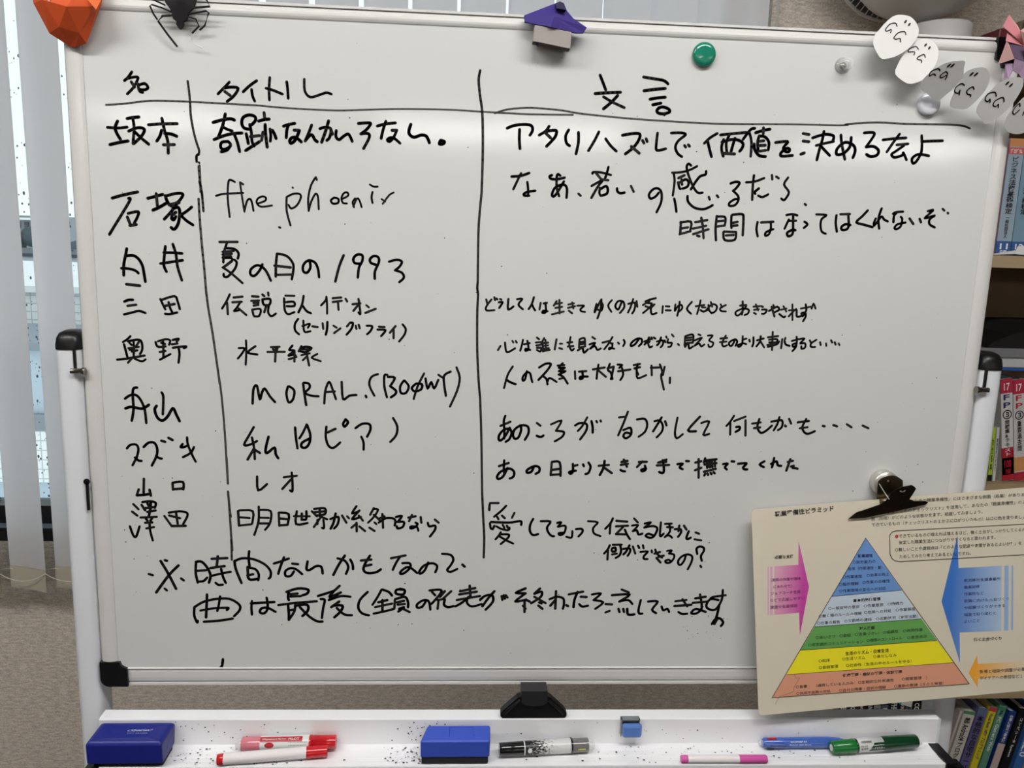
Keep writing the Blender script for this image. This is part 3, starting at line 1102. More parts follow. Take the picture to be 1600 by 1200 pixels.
3568,1595 3575,1508
3518,1556 3537,1558 3538,1542 3517,1528
3607,1577 3655,1585
3646,1604 3638,1558 3660,1525 3689,1537 3720,1567
3620,1551 3654,1556
3715,1590 3774,1599 3778,1561 3757,1542
3759,1617 3750,1576 3733,1541
3815,1608 3829,1581
3796,1567 3801,1565
3866,1589 3929,1598
3913,1609 3895,1563 3909,1533 3933,1524 3969,1540
3880,1555 3925,1562
4011,1571 4023,1569
4072,1577 4094,1570
4149,1583 4178,1566
4241,1577 4276,1562
G4.2|handwriting in the third column, row seven
2202,1311 2255,1330
2230,1345 2229,1301 2233,1266
2249,1301 2227,1253 2201,1237 2193,1252 2213,1280 2259,1298 2286,1281 2284,1253 2264,1241
2395,1310 2383,1282 2360,1275 2359,1292 2398,1314 2425,1307 2426,1283 2407,1270
2494,1339 2491,1263
2494,1339 2538,1338 2546,1260
2499,1294 2539,1300
2497,1265 2542,1269
2612,1330 2614,1286 2601,1273 2594,1284 2630,1291
2614,1317 2638,1324
2669,1328 2674,1318
2699,1339 2712,1315 2702,1280 2685,1273
2757,1321 2814,1327
2789,1350 2784,1309 2766,1268
2791,1309 2833,1280
2884,1345 2917,1352
2881,1328 2921,1335
2896,1359 2916,1318
2881,1300 2890,1293 2907,1291
2982,1346 3026,1348
3002,1350 2973,1317
3017,1326 3022,1302 3005,1293 2998,1302 3025,1309
3090,1344 3137,1363
3084,1328 3154,1332
3094,1345 3137,1350
3116,1359 3127,1300 3118,1284 3100,1291
3200,1337 3231,1340 3214,1320 3232,1308
3249,1356 3264,1355
3302,1348 3335,1356
3319,1369 3327,1260
3303,1303 3338,1318
3356,1373 3351,1348
3353,1360 3421,1369
3365,1360 3372,1318
3379,1364 3387,1320
3394,1364 3401,1322
3411,1365 3416,1326
3355,1337 3422,1346
3354,1295 3421,1313
3363,1283 3358,1273
3376,1286 3380,1276
3393,1289 3399,1282
3409,1294 3417,1286
3460,1341 3487,1344 3472,1323 3485,1310
3508,1358 3523,1357
3546,1344 3594,1348 3577,1325 3584,1313 3601,1312
3696,1361 3670,1342 3696,1327
3750,1381 3745,1339 3742,1327
3735,1346 3765,1362 3775,1339 3795,1336
3830,1359 3860,1366
3844,1375 3827,1309
3852,1333 3867,1337
3862,1325 3876,1324
3882,1324 3891,1320
G4.2|handwriting in the first column, row eight
286,1212 281,1133
256,1153 244,1119
244,1119 282,1122 318,1129
313,1151 318,1118
436,1190 437,1153
437,1192 491,1197 492,1155
444,1156 492,1161
G4.2|handwriting in the first column, row nine
223,1069 249,1040
215,1026 241,1004
199,942 212,896 224,880 235,896 250,942
267,1065 284,1034
272,1081 314,1086 339,1080 343,1069 336,1050
297,1079 303,1061
316,1084 312,1043 302,1002
285,1047 330,1053
295,1025 340,1034
258,993 344,998
284,991 294,975
321,993 309,975
281,963 319,966
304,956 306,915 317,862
286,931 327,939
385,1003 421,946
421,946 496,948
409,1022 465,1031 505,1023 506,1000 483,958
448,1024 454,960
411,1006 468,991
G4|handwriting in the second column, row eight
887,1233 891,1155 939,1191
1030,1231 1100,1241
1073,1258 1076,1203 1075,1153 1063,1157
1068,1219 1021,1165
G4|handwriting in the second column, row nine
780,1035 783,952
786,1039 859,1036 854,965
792,1000 841,996
783,952 850,961
892,1062 889,978 864,899
898,1044 956,1037 951,970 923,929
897,999 944,998
895,966 943,966
999,1029 1001,953
1003,1029 1053,1021 1045,959
1006,996 1045,992
1005,956 1041,959
1081,1009 1167,1010
1097,1038 1092,964 1154,971
1124,1026 1123,989
1149,1039 1147,993 1127,991
1179,1039 1206,1010
1191,1052 1249,1057 1249,1023 1202,1015
1222,1056 1222,1019
1194,1033 1249,1040
1233,1015 1189,948
1221,1011 1261,994
1209,990 1208,965
1241,990 1244,944 1233,944
1279,995 1323,1008 1319,966 1299,941
1308,1028 1296,974 1280,939
1343,1016 1367,975
1371,1012 1381,1000
1422,1071 1398,1029 1434,1042
1438,1046 1398,996 1446,1009
1434,1017 1457,988
1394,946 1422,971
1422,975 1423,925
1438,954 1469,927
1517,1061 1497,1022
1513,1055 1540,1052 1517,1010 1485,976
1517,1022 1548,993
1521,978 1531,968
1493,947 1521,928
1564,1027 1568,947
1544,977 1580,1002 1624,1002 1636,986 1632,961
1548,1002 1576,1014
1639,1011 1671,1016 1648,982
1648,982 1683,982 1676,953 1648,944 1644,957
1707,1008 1747,1016
1727,1024 1711,987
1775,1012 1779,979
1747,979 1759,970 1739,949 1719,945 1723,957 1755,953 1763,932
1854,998 1875,980
1815,979 1823,958 1855,963 1855,938 1828,899
G4|handwriting in the third column, row nine
2158,1097 2206,1098
2156,1087 2155,1057
2249,1083 2220,1051 2183,1018
2200,1018 2208,1004
2227,1025 2243,1010
2296,1042 2283,1013
2166,987 2240,985 2284,986 2325,994 2337,989 2336,972
2161,980 2164,957 2169,947
2186,964 2177,945
2198,962 2223,948 2259,940 2271,946 2271,955
2233,971 2243,953
2256,967 2263,953
2223,927 2210,905 2195,886
2221,915 2266,915 2265,896 2225,858
2213,905 2252,882 2295,861
2403,1008 2387,973 2387,935 2406,912 2434,919
2446,995 2500,993 2483,960 2489,932 2508,910 2524,907
2539,986 2561,989 2544,963
2544,963 2583,970 2588,951 2578,923 2558,913 2550,925 2580,928
2627,938 2624,900 2594,904
2647,950 2679,952 2684,933 2663,907
2713,998 2768,991 2744,958 2751,925 2788,910
2853,1016 2841,987 2813,954
2841,982 2840,925
2874,1002 2936,997
2874,969 2942,973
2915,966 2876,923
2876,923 2936,922
2925,950 2941,917 2958,893
2974,1017 2997,993
2965,974 2999,977 2971,941
2971,941 2994,946 3004,922 3027,927
3037,987 3071,994 3036,963
3036,963 3084,973 3110,961 3105,933 3088,906 3063,904 3046,915 3062,927 3087,918
3129,995 3129,914 3149,928
3154,986 3191,988
3167,967 3199,966
3177,986 3185,943 3157,907
3164,916 3184,917 3199,904
3212,955 3244,955 3248,934 3233,910
3236,977 3233,943
3263,977 3279,953
3293,944 3282,906 3290,896 3307,906
3333,937 3354,929
3329,896 3369,890
G4|handwriting in the third column, last line
2844,856 2833,830 2814,806
2835,827 2835,770
2861,859 2912,860
2903,857 2911,826 2904,797 2882,780
2858,837 2856,825
2858,837 2876,842 2879,821 2861,818
2860,801 2887,806
2922,835 2959,838 2962,817 2950,793
2957,857 2941,821 2925,802
2977,850 2993,807
3006,855 3014,841
3034,858 3039,839
3022,817 3064,820 3044,793 3045,776 3066,775
3086,827 3089,815
3107,832 3117,808 3149,784
3104,808 3135,818
3128,789 3158,796
3117,782 3142,755
3176,825 3202,828 3187,809
3187,809 3215,804 3219,785 3200,756 3177,753 3169,765 3189,772 3199,763
3285,795 3278,766 3261,742 3247,746 3245,770 3267,795 3298,805 3323,793 3322,761 3303,714
3352,808 3345,839 3362,853 3386,846 3388,825 3374,796 3381,767
3375,737 3381,728
G4.4|handwritten note below the table, upper line
354,743 390,673 430,581
449,718 396,663 322,559
377,748 388,745
287,667 308,660
460,642 474,630
369,582 380,571
544,736 540,674 549,618
543,739 574,741 603,707 620,661 610,618
548,687 597,691
558,624 582,628 601,648
629,758 714,763
663,773 655,714
621,704 698,716
626,658 675,671 730,683
679,698 687,655 701,617
646,618 661,605 685,607
753,747 758,701 787,617
757,747 793,762 854,758 915,729 947,690 947,656 937,644
834,804 830,761 834,718
823,712 824,649
826,708 865,699 883,669 879,633
821,662 852,669
824,649 839,636 879,643
967,733 1007,746 1049,763
1023,770 1003,716 990,673
1068,733 1099,730
1076,687 1057,660 1030,660 1030,690 1061,707 1092,697 1121,671
1152,747 1145,701 1164,697 1198,719 1227,715 1234,676
1317,766 1357,752 1376,716 1363,675
1357,782 1324,730 1293,668
1387,759 1400,731 1402,702
1496,783 1470,738 1460,699 1483,680 1530,685 1556,703
1446,754 1503,760
1466,721 1503,730
1613,769 1693,786
1663,779 1640,740 1623,700
1676,740 1716,740 1720,715 1690,683 1667,676 1667,690 1697,715 1723,712 1759,682
1820,745 1801,698 1777,678 1771,691 1797,727 1844,741 1871,723 1861,688
1897,797 1944,792 1961,763 1945,728 1927,702 1946,690 1984,708
2012,734 2025,722
G4.4|handwritten note below the table, lower line
525,468 523,421 537,381 541,391
525,472 578,505 652,522 720,522 771,489 773,456 741,419
597,548 592,475 587,411
668,537 660,489 650,450
558,452 626,465 700,470 712,466 702,455
575,385 660,392 733,405
842,510 838,469 840,429
836,496 897,500 965,505
923,530 928,490 924,456 905,436 884,443 893,466 927,470 970,446
1033,565 1095,586 1152,580 1147,556 1121,546
1046,570 1041,536 1045,517
1054,552 1094,556
1054,538 1112,541
987,486 1084,500 1200,510
1040,488 1044,435 1043,402
1080,488 1075,450 1043,397
1048,455 1071,460
1089,484 1146,489 1150,455 1119,421
1106,474 1154,421 1199,390 1230,388
1327,603 1298,574
1207,542 1263,561 1298,574
1222,523 1244,518 1235,470 1227,410
1298,574 1271,537 1334,564
1334,564 1267,518 1333,542 1387,538
1324,509 1280,475
1289,484 1342,485 1333,451 1297,414
1311,470 1351,432 1395,427
1483,567 1440,519 1431,470 1454,437 1490,427
1561,582 1539,538 1510,490
1565,582 1601,568 1619,546
1543,505 1593,519
1525,476 1620,498
1566,519 1566,456
1517,437 1575,450 1631,466
1686,582 1646,582 1642,558 1682,553 1691,578 1664,587
1636,520 1633,471
1637,524 1691,539 1709,510 1710,476
1647,505 1687,515
1651,491 1692,496
1660,466 1687,476 1656,450
1687,464 1719,447
1813,520 1791,481 1762,474 1762,496 1799,520 1827,511 1836,462
1830,578 1889,583 1894,564 1854,511 1840,496
1844,569 1862,549
1916,574 1889,540
1952,574 1908,530
1872,521 1917,526
1881,511 1877,467
1917,521 1913,492 1936,477 1967,484
2002,574 2088,594
1998,555 2097,572
2056,608 2062,541
1985,521 2116,546
2052,541 2017,507 1977,482
2044,531 2044,502 2072,482 2126,497
2117,522 2143,546 2184,551 2190,512 2150,463
2197,575 2162,531 2131,483
2239,546 2244,522
2251,551 2258,530
2263,551 2273,537
2374,593 2320,566 2375,563
2375,563 2318,513 2381,525
2377,525 2400,513
2371,513 2373,449
2362,488 2379,469
2457,593 2426,562
2426,560 2466,574 2463,542 2409,503
2426,542 2492,504
2455,508 2469,502
2451,489 2475,469
2549,577 2549,470
2514,528 2555,543 2592,533 2598,499 2593,470
2520,489 2547,523
2612,492 2622,486
2623,558 2705,575
2673,573 2657,524 2654,480
2693,544 2726,542
2686,499 2705,483 2737,490
2757,558 2808,564 2768,524
2768,524 2824,510 2780,470
2839,500 2876,497
2841,448 2864,458
2927,589 2969,572
2873,554 2975,559 2917,515
2917,515 2968,525 2994,501
2915,471 2922,451
2943,471 2948,451
2966,471 2973,436 3010,437
3042,525 3032,466 3038,442 3056,442
3085,516 3141,516 3111,467 3136,445
3166,486 3177,462 3200,472 3212,452
3244,518 3309,527
3241,489 3339,497
3285,531 3316,487
3267,452 3291,439 3319,442
3360,537 3420,547
3347,509 3427,517
3386,561 3402,477 3371,443 3342,447 3369,472 3427,453
3449,537 3467,547 3537,557
3518,589 3516,527 3483,468 3440,473 3428,497 3449,532 3497,527
3504,498 3498,448 3491,413
3470,378 3487,408 3515,413 3536,388 3524,366
3497,406 3485,378
672,158 666,119 649,99'''
cur = None
def flush():
    if cur: cur[0].build('handwriting' if 'hand' in cur[1] else 'ruled_line', cur[2], wbd, label='black marker '+cur[1])
layer = 0
for ln in DATA.split('\n'):
    if ln[0] == 'G':
        flush(); wd, lab = ln[1:].split('|', 1); g = 0
        if '|' in lab: lab, g = lab.split('|'); g = float(g)
        cur = (MB(), lab.strip(), ink2_m if g > .2 else ink3_m if g > 0 else ink_m); ww = float(wd)*.00087
    else:
        layer += 1; yy = .0029-.0000012*(layer % 90)
        pts = [(float(a)/4000-.61, float(b)/4000+.9) for a, b in (q.split(',') for q in ln.split())]
        cur[0].ribbon(pts, ww*random.uniform(.92, 1.06), lambda p, yy=yy: (p[0], yy, p[1]))
flush()
sp = MB()
rr = random.Random(11)
for cx0, cz0, n, sx_, sz_ in ((0, 1.36, 150, .56, .42), (.25, .99, 26, .03, .02), (-.2, 1.0, 8, .1, .02), (-.56, 1.1, 10, .008, .12), (.53, 1.25, 14, .02, .12), (-.1, 1.1, 20, .3, .1)):
    for i in range(n):
        x = cx0+rr.uniform(-1, 1)*sx_; z = cz0+rr.uniform(-1, 1)*sz_; r = rr.choice((.0003, .0004, .0006, .0009))
        sp.add([(x+r*math.cos(k*1.05)*rr.uniform(.7, 1.3), .0027, z+r*math.sin(k*1.05)) for k in range(6)], [tuple(range(6))])
sp.build('ink_specks', ink3_m, wbd, kind='stuff')

# posts
for s_ in (-1, 1):
    xc = .628*s_
    pr = []
    for k in range(24):
        a = 2*math.pi*k/24; ca, sa = math.cos(a), math.sin(a)
        pr.append((xc+.0175*math.copysign(abs(ca)**.55, ca), .022+.023*math.copysign(abs(sa)**.7, sa)))
    po = MB().extz(pr, .10, 1.377, smooth=True).build('post', post_m, wbd)
    capb = MB(); n = len(pr); vs = []; cxm, cym = xc, .022
    for z, f in ((1.377, 1.04), (1.383, 1.04), (1.392, .96), (1.398, .78), (1.401, .45), (1.4015, 0.02)):
        vs += [(cxm+(q[0]-cxm)*f, cym+(q[1]-cym)*f, z) for q in pr]
    capb.add(vs, [(j*n+k, j*n+(k+1) % n, (j+1)*n+(k+1) % n, (j+1)*n+k) for j in range(5) for k in range(n)], 0, True)
    capb.build('post_cap', black_m, po)
    MB().box((xc-s_*.0105-.0015, -.0022, 1.352), (xc-s_*.0105+.0015, .0015, 1.378)).build('slot', black_m, po)
    MB().lathe([(-.009, .0036), (.005, .0036), (.006, .0052), (.009, .0052)], Matrix.Translation((.6125*s_, -.0045, 1.350)) @ Matrix.Rotation(0 if s_ < 0 else math.pi, 4, 'Z'), 16).build('pivot_bolt', metal_m, wbd)
    MB().box((xc-.02, -.25, .06), (xc+.02, .30, .10)).build('foot', post_m, wbd)
    for yy in (-.23, .28):
        MB().lathe([(-.011, .028), (.011, .028)], Matrix.Translation((xc, yy, .03)), 20).build('caster', black_m, wbd)
        MB().box((xc-.006, yy-.008, .03), (xc+.006, yy+.008, .062)).build('caster_fork', metal_m, wbd)
ks = MB(); kx, kz = (-0.6160,-0.0020,1.1992)[0], (-0.6160,-0.0020,1.1992)[2]
ks.lathe([(0, .0042), (.001, .0042)], frame((kx+.004, -.0005, kz), (0, -1, 0)), 14).box((kx+.0025, -.0015, kz-.04), (kx+.0055, .002, kz))
ks.build('latch_hole', black_m, wbd)
MB().box((-.612, .01, .25), (.612, .035, .29)).build('lower_crossbar', post_m, wbd)

# marker tray
prof = [(.0, .864), (-.021, .864), (-.0225, .862), (-.0215, .8235), (-.024, .822), (-.030, .8215), (-.034, .8208), (-.046, .8208), (-.047, .8202), (-.057, .8202), (-.058, .8206), (-.0645, .8206), (-.0655, .8218), (-.0680, .8218), (-.0687, .8205), (-.0687, .8105), (-.018, .809), (-.016, .858), (.0, .858)]
def tilt(mb):
    mb.v = [(v[0], v[1], v[2]-.0045*(v[0]+.61)) for v in mb.v]; return mb
tray = tilt(MB().extx(prof, -.606, .602)).build('marker_tray', mat('tray_white', (236, 236, 238), rough=.1, bump=.02, bscale=200), wbd)
tilt(MB().prism([(-.606, .8225), (-.589, .8225), (-.589, .8075), (-.606, .8075)], -.0710, -.062)).build('end_cap', black_m, tray)
tilt(MB().box((.5905, -.0710, .8075), (.606, -.023, .8232))).build('end_cap', black_m, tray)
tilt(MB().box((.602, -.0755, .808), (.614, -.057, .8205))).build('end_knob', black_m, tray)
tilt(MB().prism([(-.60, .858), (-.60, .812), (-.606, .812), (-.606, .858)], -.022, .0)).build('end_plate', post_m, tray)
tilt(MB().prism([(.602, .864), (.606, .862), (.606, .812), (.602, .812)], -.0225, .0)).build('end_plate', post_m, tray)
db = MB(); rr = random.Random(5)
for i in range(520):
    x = rr.choice((rr.uniform(-.6, .58), rr.gauss(-.47, .03), rr.gauss(-.38, .03), rr.gauss(-.13, .04), rr.gauss(-.17, .02), rr.gauss(.2, .12)))
    if not -.59 < x < .585: continue
    t = rr.random(); r = rr.choice((.0003, .0004, .0005, .0008, .0011))
    if t < .22: db.add([(x+r*math.cos(k*1.05)*rr.uniform(.6, 1.5), -.02265-.00, .845+rr.uniform(-.015, .012)*0+0+((i*37) % 30-15)*.001+r*math.sin(k*1.05)) for k in range(6)], [tuple(range(6))])
    else:
        y = rr.uniform(-.063, -.026); r *= 1.2
        db.add([(x+r*math.cos(k*1.05)*rr.uniform(.6, 1.8), y+r*math.sin(k*1.05), .8222 if y > -.034 else .8216) for k in range(6)], [tuple(range(6))])
tilt(db).build('marker_dust', ink_m, tray, kind='stuff')

# black latch hanging between board and tray
lt = MB(); a0 = (-0.0206,-0.0040,0.9051); a1 = (0.0200,-0.0040,0.8888); b0 = (-0.0508,-0.0220,0.8669); b1 = (0.0439,-0.0150,0.8893)
xm = (a0[0]+(0.0194,-0.0040,0.9050)[0])/2
hw = .0435
lt.prism([(xm-hw-.001, .8618), (xm+hw+.001, .8618), (xm+hw+.004, .8645), (xm+hw+.004, .869), (xm+hw, .8745), (xm+.024, .893), (xm+.0185, .8955), (xm-.0185, .8955), (xm-.024, .893), (xm-hw, .8745), (xm-hw-.004, .869), (xm-hw-.004, .8645)], -.022, -.010)
lat = lt.build('height_latch', black_m, wbd)
MB().prism([(xm-.0185, .888), (xm-.013, .8845), (xm, .8825), (xm+.013, .8845), (xm+.0185, .888), (xm+.0185, .9060), (xm-.0185, .9060)], -.0265, -.0015).build('latch_tab', mat('dark_tab', (38, 38, 40), rough=.3), lat)
for s_ in (-1, 1): MB().tube([(xm+s_*.020, -.0225, .890), (xm+s_*.037, -.0235, .876), (xm+s_*.043, -.023, .868)], [.0022, .0026, .0018], 8).build('latch_rib', black_m, lat)

# ---------------------------------------------------------------- laminated sheet and its clip
TL = Vector((0.2941,-0.0160,1.1749)); EX = Vector((0.9954,0.0000,0.0957)); EZ = Vector((-0.0954,0.0688,0.9931)); NN = Vector((-0.0066,-0.9976,0.0685))
if NN.y > 0: NN = -NN
SH = [
('T', 'k', 1, '職業準備性ピラミッド', 33.1, -8.6, 117.1, -6.9, 7.74),
('T', 'k', 0, 'そのための職業準備性」にはさまざまな側面（段階）があります。', 221.0, -5.7, 402.9, -10.1, 5.45),
('T', 'k', 0, '就労移行支援のためのチェックリスト」を活用して、あなたの「職業準備性」のよう', 168.4, -18.6, 401.4, -20.5, 5.45),
('T', 'k', 0, '面（段階）がどのような状態かをまず、把握してみましょう。', 170.7, -26.8, 332.5, -29.8, 5.45),
('T', 'k', 0, 'できているもの（チェックリストの１か２に○がついたもの）は○に色を塗りましょう', 171.2, -35.5, 401.4, -42.4, 5.45),
('T', 'r', 0, '●', 204.8, -55.2, 209.5, -55.2, 4.87),
('T', 'k', 0, 'できているものが増えれば増えるほど、働く土台がしっかりしてくるので', 210.4, -55.3, 401.5, -61.2, 5.45),
('T', 'k', 0, '安定した職業生活につながりやすくなると思われます。', 210.3, -64.7, 351.3, -68.8, 5.45),
('T', 'k', 0, '○難しいことや課題点は「どのような配慮や支援があるとよいか？」を', 204.5, -74.8, 389.9, -80.6, 5.45),
('T', 'k', 0, 'ためしてみたり考えてみるといいですね。', 210.6, -85.3, 315.1, -89.0, 5.45),
('T', 'k', 1, '必要な支援', 30.5, -70.7, 58.1, -71.6, 5.16),
('T', 'p', 0, '（実際の作業や環境', 24.2, -103.5, 66.9, -104.8, 4.87),
('T', 'p', 0, 'にあわせて）', 27.6, -113.5, 54.3, -114.6, 4.87),
('T', 'p', 0, 'ジョブコーチ支援', 23.3, -123.2, 66.4, -124.2, 4.87),
('T', 'p', 0, 'などで応援しやすい', 22.3, -133.2, 71.7, -133.8, 4.87),
('T', 'p', 0, '課題や支援項目', 22.0, -143.5, 60.6, -144.1, 4.87),
('T', 'n', 1, '職業適性', 150.3, -79.2, 171.9, -80.1, 4.87),
('T', 'n', 0, '○就労能力の', 143.0, -87.9, 175.5, -88.9, 4.87),
('T', 'n', 0, '自覚（作業適性・量）', 136.6, -96.8, 185.5, -98.8, 4.87),
('T', 'n', 0, '○作業速度', 128.0, -108.2, 155.8, -109.1, 4.87),
('T', 'n', 0, '○効率の向上', 162.7, -108.8, 195.3, -109.4, 4.87),
('T', 'n', 0, '○指示理解', 122.2, -118.7, 150.4, -119.3, 4.87),
('T', 'n', 0, '○作業の正確性', 156.3, -118.6, 196.1, -119.6, 4.87),
('T', 'n', 0, '○作業環境の変化への対応', 122.3, -128.2, 190.3, -130.1, 4.87),
('T', 'k', 1, '基本的労働習慣', 142.1, -144.2, 182.3, -144.9, 5.16),
('T', 'k', 0, '○一般就労の意欲', 105.9, -152.6, 151.2, -153.8, 4.87),
('T', 'k', 0, '○作業意欲', 157.5, -153.5, 186.2, -154.1, 4.87),
('T', 'k', 0, '○持続力', 192.4, -153.7, 214.9, -154.2, 4.87),
('T', 'k', 0, '○働く場のルールの理解', 91.6, -162.7, 154.1, -163.9, 4.87),
('T', 'k', 0, '○危険への対処', 157.9, -163.3, 197.6, -164.0, 4.87),
('T', 'k', 0, '○作業態度', 204.1, -163.7, 233.0, -164.4, 4.87),
('T', 'k', 0, '○仕事の報告', 89.2, -173.0, 122.5, -173.8, 4.87),
('T', 'k', 0, '○欠勤時の連絡', 129.0, -173.4, 168.6, -174.2, 4.87),
('T', 'k', 0, '○出勤状況（安定出勤）', 174.9, -174.1, 236.6, -175.5, 4.87),
('T', 'k', 1, '対人技能', 150.3, -186.5, 173.1, -187.0, 5.16),
('T', 'd', 0, '○あいさつ', 86.5, -194.4, 115.1, -194.8, 4.87),
('T', 'd', 0, '○会話', 121.3, -194.7, 137.9, -195.0, 4.87),
('T', 'd', 0, '○言葉づかい', 143.8, -194.9, 178.6, -195.5, 4.87),
('T', 'd', 0, '○協調性', 184.8, -195.4, 207.4, -195.6, 4.87),
('T', 'd', 0, '○共同作業', 214.3, -195.9, 243.6, -196.6, 4.87),
('T', 'd', 0, '○非言語的コミュニケーション', 75.3, -204.2, 155.5, -206.2, 4.87),
('T', 'd', 0, '○感情のコントロール', 161.1, -205.4, 212.9, -206.3, 4.87),
('T', 'd', 0, '○意思表示', 220.5, -206.7, 249.8, -207.1, 4.87),
('T', 'k', 1, '生活のリズム・日常生活', 129.2, -222.0, 192.9, -223.1, 5.45),
('T', 'k', 0, '○起床', 89.9, -229.6, 106.5, -229.8, 4.87),
('T', 'k', 0, '○生活リズム', 124.3, -229.9, 158.2, -230.5, 4.87),
('T', 'k', 0, '○身だしなみ', 170.1, -230.6, 204.4, -231.3, 4.87),
('T', 'k', 0, '○金銭管理', 90.0, -239.6, 118.1, -239.9, 4.87),
('T', 'k', 0, '○社会性（生活の中のルールを守る）', 129.7, -240.1, 226.3, -242.4, 4.87),
('T', 'k', 1, '健康管理・病気の管理・体調管理', 124.7, -254.8, 212.2, -257.2, 5.45),
('T', 'k', 0, '○食事', 55.5, -265.6, 72.0, -265.9, 4.87),
('T', 'k', 0, '（通院している人のみ：○定期的な外来通院', 85.2, -266.2, 199.4, -268.6, 4.87),
('T', 'k', 0, '○服薬管理\u3000）', 211.7, -268.5, 249.1, -269.1, 4.87),
('T', 'k', 0, '○体調不良時の対処', 55.8, -275.7, 106.3, -276.6, 4.87),
('T', 'k', 0, '○自分の障害・症状の理解', 118.8, -276.9, 187.9, -278.3, 4.87),
('T', 'k', 0, '○援助の要請（ＳＯＳ発信）', 199.9, -278.4, 273.5, -280.2, 4.87),
('T', 'b', 0, '就労移行支援事業所', 304.9, -128.8, 358.5, -130.7, 4.87),
('T', 'b', 0, '職業訓練', 304.9, -139.0, 327.5, -139.4, 4.87),
('T', 'b', 0, '作業所など…', 304.8, -149.1, 339.5, -150.0, 4.87),
('T', 'b', 0, '就職に向けた土台づくり', 304.7, -159.3, 371.2, -161.7, 4.87),
('T', 'b', 0, 'や経験づくりができる', 304.7, -169.5, 365.5, -171.5, 4.87),
('T', 'b', 0, '場面で取り組むと', 304.6, -180.1, 352.1, -181.2, 4.87),
('T', 'b', 0, 'よいこと', 304.6, -190.0, 328.0, -190.5, 4.87),
('T', 'k', 1, '働く土台づくり', 318.7, -218.6, 360.1, -220.2, 5.45),
('T', 'k', 0, '医療と相談や調整が必要', 327.8, -268.1, 396.0, -270.6, 5.45),
('T', 'k', 0, 'デイケアへの参加など１', 327.8, -278.2, 391.8, -280.7, 5.45),
('P', 'box_outline', 'k', [(206.5, -47.8), (401.5, -53.9), (401.5, -53.0), (205.0, -46.8), (200.3, -48.2), (197.1, -51.7), (196.5, -56.3), (196.7, -81.3), (199.7, -87.8), (204.3, -91.7), (212.0, -93.3), (401.7, -98.9), (401.7, -98.0), (212.1, -92.3), (204.9, -90.8), (200.6, -87.3), (197.6, -80.8), (197.4, -56.4), (198.1, -52.4), (200.9, -49.2)]),
('P', 'pink_arrow', 'pink', [(30.1, -84.1), (64.4, -84.6), (65.7, -49.9), (78.9, -118.1), (63.6, -189.4), (63.6, -155.2), (27.8, -155.1)]),
('P', 'pink_stripe', 'pinkl', [(20.3, -83.8), (22.1, -84.0), (19.8, -155.0), (17.9, -154.8)]),
('P', 'pink_stripe', 'pinkl', [(24.0, -83.9), (27.6, -84.2), (25.3, -155.2), (21.6, -154.8)]),
('P', 'pyramid_blue', 'blue', [(162.2, -54.3), (213.6, -135.0), (111.2, -135.4)]),
('P', 'pyramid_pale', 'pale', [(111.2, -135.4), (213.6, -135.0), (241.6, -180.1), (85.3, -178.0)]),
('P', 'pyramid_green', 'green', [(85.3, -178.0), (241.6, -180.1), (264.6, -214.9), (63.9, -211.1)]),
('P', 'pyramid_yellow', 'yellow', [(63.9, -211.1), (264.6, -214.9), (289.0, -250.8), (42.6, -245.7)]),
('P', 'pyramid_salmon', 'salmon', [(42.6, -245.7), (289.0, -250.8), (311.8, -285.2), (20.1, -278.4)]),
('P', 'blue_arrow', 'bluea', [(271.7, -157.3), (295.9, -61.6), (297.2, -109.8), (360.7, -111.8), (360.1, -209.2), (298.2, -206.1), (298.5, -252.4)]),
('P', 'blue_stripe', 'bluel', [(364.8, -112.2), (371.1, -112.4), (370.6, -209.5), (364.2, -209.3)]),
('P', 'blue_stripe', 'bluel', [(375.2, -112.8), (378.0, -113.0), (377.6, -209.5), (374.7, -209.6)]),
('P', 'orange_arrow', 'orange', [(311.2, -268.8), (324.0, -243.1), (324.9, -256.1), (394.3, -258.7), (402.4, -259.2), (402.4, -280.1), (325.5, -278.3), (324.8, -292.0)]),
('P', 'line', 'k', [(161.9, -53.7), (162.5, -53.7), (312.4, -285.2), (311.4, -285.5)]),
('P', 'line', 'k', [(161.9, -54.0), (162.8, -54.1), (20.7, -278.8), (19.8, -278.4)]),
('P', 'line', 'k', [(20.1, -278.1), (311.8, -284.9), (311.7, -285.8), (20.1, -279.0)]),
('P', 'line', 'k', [(111.2, -135.1), (213.6, -134.7), (213.6, -135.3), (111.2, -135.7)]),
('P', 'line', 'k', [(85.3, -177.7), (241.6, -179.8), (241.6, -180.4), (85.3, -178.4)]),
('P', 'line', 'k', [(63.9, -210.8), (264.6, -214.6), (264.6, -215.3), (63.9, -211.5)]),
('P', 'line', 'k', [(42.7, -245.4), (289.0, -250.5), (289.0, -251.1), (42.6, -246.0)]),
('P', 'hairline_crack', 'k', [(53.9, -245.5), (55.9, -252.1), (61.5, -252.6), (52.3, -266.0), (52.2, -271.8), (39.5, -275.7), (30.1, -278.7), (25.1, -288.6)])]
sheet = thing('laminated_sheet', 'laminated cream sheet with a coloured pyramid chart, hanging from the bulldog clip at lower right', 'poster', tuple(TL))
def SP(p, d=.0003): return TL+EX*p[0]*.001+EZ*p[1]*.001+NN*d
lam = MB(); W_, H_ = 426, 304; r = 6
rp = []
for cx0, cz0, a0 in ((W_-r, -H_+r, -90), (W_-r, -r, 0), (r, -r, 90), (r, -H_+r, 180)):
    for k in range(5): t = R(a0+90*k/4); rp.append((cx0+r*math.cos(t), cz0+r*math.sin(t)))
n = len(rp); vs = [SP(p, 0) for p in rp]+[SP(p, -.0009) for p in rp]
lam.add(vs, [tuple(range(n)), tuple(range(2*n-1, n-1, -1))]+[(i, i+n, (i+1) % n+n, (i+1) % n) for i in range(n)])
